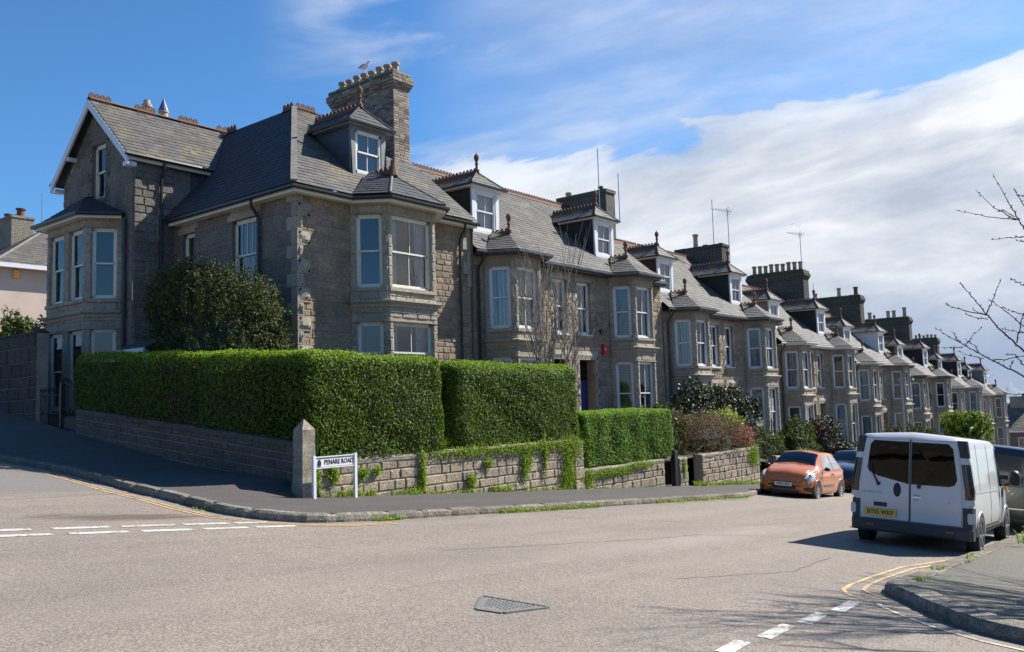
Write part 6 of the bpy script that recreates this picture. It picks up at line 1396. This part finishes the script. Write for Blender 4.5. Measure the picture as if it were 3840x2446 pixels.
# small orange hatchback facing the camera (x runs from its nose backwards)
def hatch(name, label, paint, plate, L_=3.6, wd=.82, ht=1.46, face='round', roof=1.0):
    root = empty(name, (0, 0, 0), label, 'car'); k = L_/3.6; h = ht/1.46
    Bd = Body([(0, .34, .50, .56, .48, .36), (.05, .26, .60, .68, .62, .50), (.16, .22, .70, .82, .73, .60), (.40, .21, .79, .93, .80, .66), (.70, .20, .85, 1.01, .82, .68), (.90, .20, .88, 1.08, .82, .66), (1.18, .20, .89, 1.27, .82, .60), (1.50, .20, .90, 1.43, .82, .57), (2.05, .20, .90, 1.465, .82, .57), (2.7, .20, .92, 1.455, .82, .56), (3.15, .22, .93, 1.38, .81, .54), (3.42, .25, .90, 1.15, .77, .52), (3.56, .30, .78, .92, .68, .48), (3.60, .42, .60, .66, .5, .38)])
    Bd.st = [(a*k, b, c*h, d*h, e*wd/.82, f*wd/.82) for a, b, c, d, e, f in Bd.st]
    Bd.mesh('body', paint, root, 72)
    X_ = lambda v: [q*k for q in v]
    mb = MB(); Bd.patch(mb, X_([.90, .98, 1.08, 1.18, 1.3, 1.4, 1.47]), [7.35]*7, [10]*7, .006, across=True); mb.build('windscreen', 'car_glass', root)
    for sd_ in (1, -1):
        mb = MB(); Bd.patch(mb, X_([1.22, 1.4, 1.6, 1.8, 2.0, 2.2]), [5.15]*6, [5.35, 6.2, 6.85, 6.9, 6.92, 6.92], .007, (sd_,)); mb.build('door_window', 'car_glass', root)
        mb = MB(); Bd.patch(mb, X_([2.27, 2.5, 2.7, 2.9, 3.0]), [5.18, 5.2, 5.25, 5.45, 5.8], [6.92, 6.92, 6.85, 6.6, 6.2], .007, (sd_,)); mb.build('quarter_window', 'car_glass', root)
        mb = MB(); Bd.patch(mb, X_([1.10, 1.112, 1.124]), [2.6]*3, [5.0]*3, .004, (sd_,)); Bd.patch(mb, X_([2.235, 2.247, 2.258]), [2.6]*3, [6.9]*3, .004, (sd_,)); Bd.patch(mb, X_([1.1, 1.5, 2.25]), [2.5]*3, [2.58]*3, .004, (sd_,)); mb.build('door_seam', 'seam', root)
        mb = MB(); Bd.patch(mb, X_([1.25, 1.6, 2.15]), [3.45, 3.45, 3.45], [3.72, 3.72, 3.72], .012, (sd_,)); mb.build('rubbing_strip', 'pipe_grey', root)
        mb = MB(); mb.lathe((2.08*k, sd_*(wd+.0), .80*h), [(.04, 0), (.035, .025), (0, .03)], 10, axis=(0, sd_, 0)); mb.build('door_handle', paint, root, True)
        mb = MB(); c = Vector((1.18*k, sd_*(wd+.10), .96*h)); mb.lathe(c-Vector((0, 0, .06)), [(0, 0), (.07, .015), (.085, .06), (.07, .11), (0, .125)], 10); mb.tube([c, c-Vector((0, sd_*.12, .03))], .02, 5); mb.build('wing_mirror', 'black_plastic', root, True)
        # headlamp hugging the corner
        mb = MB(); rows = []
        for i in range(7):
            a = i/6; x = (.10+.36*a)*k; v0 = 5.0-.0*a; rows.append([Bd.pt(x, v, sd_)+Vector((-.010, sd_*.010, .006)) for v in (4.25+.25*a, 4.7, 5.3, 6.0, 6.9+.2*a)])
        mb.grid(rows if sd_ < 0 else [r_[::-1] for r_ in rows]); hl = mb.build('headlight', 'lamp_clear', root, True)
        mb = MB(); p = Bd.pt(.20*k, 5.3, sd_)+Vector((-.012, sd_*.012, .02)); mb.lathe(p, [(.055, 0), (.05, .01), (.02, .004), (0, .004)], 14, axis=(-.8, sd_*.5, .15)); mb.build('lamp_lens', 'chrome', hl)
        mb = MB(); rows = [[Bd.pt(x*k, v, sd_)+Vector((-.012, sd_*.006, 0)) for v in (2.3, 3.0, 3.6)] for x in (.04, .10, .20, .30)]; mb.grid(rows if sd_ < 0 else [r_[::-1] for r_ in rows]); mb.build('fog_grille', 'black_plastic', root)
        for x in (.66*k, 3.03*k):
            mb = MB(); arch(mb, Bd, x, .335, sd_, .30); mb.build('wheel_well_shade', 'black_plastic', root); wheel(root, x, sd_*(wd+.006), .285, .18, sd_, 'rim_silver', 8)
            mb = MB(); arch_lip(mb, Bd, x, .335, sd_, .30, .018); mb.build('arch_lip', paint, root, True)
    mb = MB(); mb.box(-.012, .05, -.36*wd/.82, .36*wd/.82, .335, .415); mb.box(.02, .2, -.45, .45, .22, .34); mb.build('lower_grille', 'black_plastic', root)
    mb = MB(); mb.box(-.008, .03, -.38, .38, .535, .552); mb.build('grille_slot', 'black_plastic', root)
    numberplate(root, (-.022, 0, .47), (0, -1, 0), (.08, 0, 1), .50, .11, plate, 'plate_white', .10)
    mb = MB(); mb.tube([(.90*k, .5, 1.09*h), (.87*k, .2, 1.12*h), (.88*k, -.25, 1.125*h)], .009, 5); mb.tube([(.88*k, -.1, 1.125*h), (.90*k, -.45, 1.10*h)], .009, 5); mb.build('wipers', 'black_plastic', root)
    for y in (.36, -.36):
        mb = MB(); mb.lathe((1.95*k, y, .8*h), [(.2, 0), (.22, .2), (.18, .36), (.09, .40), (.12, .50), (.08, .60), (0, .62)], 10); mb.v = [(1.95*k+(a-1.95*k)*.4, b, c) for a, b, c in mb.v]; mb.build('seat', 'cab_dark', root, True)
    mb = MB(); mb.box(.9*k, 2.9*k, -wd*.7, wd*.7, .16, .24); mb.build('underbody', 'black_plastic', root)
    return root, Bd
tg, TB = hatch('orange_hatchback', 'small orange hatchback parked facing the camera in front of the granite wall', 'paint_orange', 'WP59 XRC')
mb = MB(); c = Vector((.115, 0, .725)); q = [(0, .085), (.045, 0), (0, -.085), (-.045, 0)]
for i in range(4):
    a, b = q[i], q[(i+1) % 4]; mb.tube([c+Vector((-.02+a[1]*.35, a[0], a[1])), c+Vector((-.02+b[1]*.35, b[0], b[1]))], .013, 4)
mb.build('badge', 'chrome', tg)
place(tg, 25.35, 10.33, gz(26.5, 10.3), R(2.6))
bc, _ = hatch('blue_car', 'dark navy car parked nose out behind the orange hatchback, mostly hidden by the white van', 'paint_navy', 'WM10 YUX', 4.3, .88, 1.58)
place(bc, 31.2, 10.75, gz(32.5, 10.6), R(1.5))
# dark people carrier beyond the van
dk = empty('dark_people_carrier', (0, 0, 0), 'black people carrier cut by the right edge, parked in front of the white van', 'van')
DB = Body([(0, .36, 1.0, 1.70, .88, .70), (.06, .33, 1.0, 1.84, .93, .78), (.3, .32, 1.0, 1.89, .95, .80), (3.2, .32, 1.0, 1.90, .95, .80), (3.8, .32, .98, 1.5, .93, .74), (4.4, .34, .85, 1.08, .88, .68), (4.8, .42, .6, .75, .6, .45)])
DB.mesh('body', 'paint_black', dk)
mb = MB(); q = [(-.012, -.78, 1.02), (-.012, .78, 1.02), (.02, .72, 1.66), (.02, -.72, 1.66)]; mb.face(q[::-1]); mb.build('rear_window', 'car_glass', dk)
mb = MB(); mb.box(-.07, .06, -.9, .9, .34, .56); mb.build('rear_bumper', 'paint_black', dk); mb = MB(); mb.box(-.078, -.068, -.85, .85, .55, .57); mb.build('bumper_trim', 'chrome', dk)
for sd_ in (1, -1):
    mb = MB(); mb.box(-.02, .12, sd_*.93-.09, sd_*.93-.0, .85, 1.35) if sd_ > 0 else mb.box(-.02, .12, -.93, -.84, .85, 1.35); mb.build('tail_light', 'tail_red', dk)
    mb = MB(); DB.patch(mb, [.3, .8, 1.4, 2.0, 2.6, 3.2], [5.2]*6, [6.9]*6, .006, (sd_,)); mb.build('side_window', 'car_glass', dk)
    for x in (.85, 3.9): mb = MB(); arch(mb, DB, x, .37, sd_, .33); mb.build('wheel_well_shade', 'black_plastic', dk); wheel(dk, x, sd_*.962, .32, .2, sd_, 'rim_silver', 7)
mb = MB(); mb.box(-.02, -.01, .2, .32, .86, .90); mb.build('door_handle', 'chrome', dk)
mb = MB(); mb.box(-.018, -.008, -.26, .26, .68, .80); mb.build('number_plate', 'plate_yellow', dk)
place(dk, 21.6, 4.15, gz(22.3, 4.1), R(1.5))
# lamp post, far houses, left background house
lp = empty('lamp_post', (47.4, 12.7, -3.1), 'slim grey lamp post in front of the terrace, above the white van', 'lamp post'); plain('galvanised', (.30, .31, .32), .5, metal=.4, var=.15)
mb = MB(); mb.tube([(47.4, 12.7, -3.1), (47.4, 12.7, -1.6), (47.4, 12.7, -1.55), (47.4, 12.7, 2.25)], [.11, .11, .075, .06], 10); mb.build('post', 'galvanised', lp)
mb = MB(); mb.box(47.25, 47.55, 12.1, 12.8, 2.25, 2.36); mb.build('lamp_head', 'galvanised', lp)
def cottage(name, label, x0, x1, y0, y1, zb, ze, zr, wall, wins, chim=True, roofm='slate', axis='y', seed=3, over=.3):
    root = empty(name, ((x0+x1)/2, (y0+y1)/2, zb), label, 'house'); mb = MB()
    for a, b in (((x0, y0), (x1, y0)), ((x1, y0), (x1, y1)), ((x1, y1), (x0, y1)), ((x0, y1), (x0, y0))): mb.face([(*a, zb), (*b, zb), (*b, ze), (*a, ze)], 0, .5)
    if axis == 'y': xm = (x0+x1)/2; R_ = [(xm, y0, zr), (xm, y1, zr)]; mb.face([(x0, y0, ze), (x1, y0, ze), R_[0]]); mb.face([(x1, y1, ze), (x0, y1, ze), R_[1]])
    else: ym = (y0+y1)/2; R_ = [(x0, ym, zr), (x1, ym, zr)]; mb.face([(x0, y1, ze), (x0, y0, ze), R_[0]]); mb.face([(x1, y0, ze), (x1, y1, ze), R_[1]])
    mb.build('wall', wall, root); mb = MB(); o_ = over
    if axis == 'y': slates(mb, [(x0-o_, y1+o_, ze-.1), (x0-o_, y0-o_, ze-.1), (R_[0][0], y0-o_, zr+.1), (R_[1][0], y1+o_, zr+.1)], .3, .45, 0, seed); slates(mb, [(x1+o_, y0-o_, ze-.1), (x1+o_, y1+o_, ze-.1), (R_[1][0], y1+o_, zr+.1), (R_[0][0], y0-o_, zr+.1)], .3, .45, 0, seed+1)
    else: slates(mb, [(x0-o_, y0-o_, ze-.1), (x1+o_, y0-o_, ze-.1), (x1+o_, R_[1][1], zr+.1), (x0-o_, R_[0][1], zr+.1)], .3, .45, 0, seed); slates(mb, [(x1+o_, y1+o_, ze-.1), (x0-o_, y1+o_, ze-.1), (x0-o_, R_[0][1], zr+.1), (x1+o_, R_[1][1], zr+.1)], .3, .45, 0, seed+1)
    mb.build('roof', roofm, root); mb = MB(); p = [(x0-o_, y0-o_), (x0-o_, y1+o_)]
    mb.box(x0-o_-.12, x0-o_+.03, y0-o_, y1+o_, ze-.22, ze-.08); mb.box(x0-o_, x1+o_, y0-o_-.1, y0-o_+.02, ze-.22, ze-.08); mb.build('gutter', 'white_paint', root)
    for (P, t, w_, h_) in wins: window(root, P, t, w_, h_, 'white_paint', 1, 'net_curtain', recess=-.02)
    return root
plain('pink_render', (.50, .40, .33), .95, var=.06, scale=1.2, bumpd=.01)
ph = empty('pink_house', (24, 54, 4), 'pale pink rendered house with hipped slate roof and orange alarm box at the left edge', 'house')
mb = MB(); mb.face([(18.6, 50, 2), (32, 50, 2), (32, 50, 10), (18.6, 50, 10)]); mb.face([(18.6, 60.5, 2), (18.6, 50, 2), (18.6, 50, 10), (18.6, 60.5, 10)]); mb.face([(32, 60.5, 2), (18.6, 60.5, 2), (18.6, 60.5, 10), (32, 60.5, 10)]); mb.build('wall', 'pink_render', ph)
mb = MB(); slates(mb, [(18.2, 49.6, 9.95), (32, 49.6, 9.95), (32, 55.2, 13.65), (23.8, 55.2, 13.65)], .3, .45, 0, 61); mb.build('roof', 'slate_pale', ph)
mb = MB(); slates(mb, [(18.2, 60.8, 9.95), (18.2, 49.6, 9.95), (23.8, 55.2, 13.65)], .3, .45, 0, 62); slates(mb, [(32, 60.8, 9.95), (18.2, 60.8, 9.95), (23.8, 55.2, 13.65), (32, 55.2, 13.65)], .3, .45, 0, 63); mb.build('roof', 'slate', ph)
mb = MB(); mb.tube([(18.2, 49.6, 9.98), (23.8, 55.2, 13.70)], .07, 6); mb.build('hip_tiles', 'hip_mortar', ph)
mb = MB(); mb.box(18.1, 32, 49.45, 49.62, 9.72, 9.95); mb.build('gutter', 'white_paint', ph)
mb = MB(); mb.box(19.3, 19.6, 49.9, 49.99, 9.2, 9.65); mb.build('alarm_box', 'amber', ph)
mb = MB(); mb.box(18.7, 32, 49.95, 49.99, 6.75, 6.79); mb.build('cable', 'black_plastic', ph)
chimney(ph, 21.3, 22.6, 55.6, 58.0, 10, 13.9, [(55.9, .55, .24, 'terracotta'), (56.5, .25, .18, 'terracotta'), (57.1, .25, .18, 'terracotta'), (57.7, .5, .22, 'terracotta')], 'coping', corb=False, seed=14)
aerial(23.2, 56.0, 13, 15.6, 'thin aerial by the chimney of the pink house at the left edge', False)
cottage('stone_cottage', 'low stone cottage with slate roof at the far right edge below the sea', 118, 128, 9, 24, -12, -3.2, -.1, 'granite_grey', [((117.95, 21.2, -6.2), (0, -1, 0), 1.3, 2.2), ((117.95, 19.0, -6.2), (0, -1, 0), 1.1, 2.2), ((117.95, 16.4, -6.2), (0, -1, 0), 1.1, 2.2)], seed=15)
cc = [o for o in bpy.data.objects if o.name.startswith('stone_cottage')][0]
chimney(cc, 122, 123.2, 18.2, 20.2, -1.5, .75, [(18.8, .3, .15, 'terracotta')], 'coping', corb=False, blocks=False, seed=16)
# gulls in the air
for i, (px, py, ds) in enumerate(((2325, 886, 60), (1862, 528, 140), (1878, 532, 150))):
    p = EYE+pix(px, py)*ds; g = empty('flying_gull', p, ('gull gliding low over the sea by the last house', 'left of two tiny gulls high in the clouds', 'right of two tiny gulls high in the clouds')[i], 'bird'); mb = MB(); mb.tube([p+Vector((-.2, 0, 0)), p, p+Vector((.22, 0, .02))], [.02, .07, .01], 6); mb.build('body', 'gull_white', g); mb = MB()
    for s in (-1, 1): mb.face([p+Vector((-.08, 0, .02)), p+Vector((.08, 0, .02)), p+Vector((.1, s*.35, .14)), p+Vector((.12, s*.65, .05)), p+Vector((.0, s*.35, .14))])
    mb.build('wings', 'gull_grey', g)

# houses on the other sides of the junction, behind the camera: what the windows and the van reflect
for i, (x0, x1, y0, y1) in enumerate(((-46, -35, 4, 15), (-46, -35, 19, 30), (-46, -35, 34, 45), (-12, 0, -30, -20), (6, 18, -31, -21), (26, 38, -30, -20), (44, 60, -28, -18))):
    zb = gz(max(x0, -10), max(y0, -20)); side_ = x1 < 0 and y0 > 0
    cottage('opposite_house', ('first', 'second', 'third', 'fourth', 'fifth', 'sixth', 'seventh')[i]+' granite house behind the camera, seen only as window reflections', x0, x1, y0, y1, zb-2, zb+5.5, zb+8.2, 'granite_grey', [((x1+.05, y1-2-3.2*k, zb+q), (0, -1, 0), 1.2, 1.9) for k in range(3) for q in (.9, 3.7)][:0] if side_ else [], axis='y' if side_ else 'x', seed=500+i)
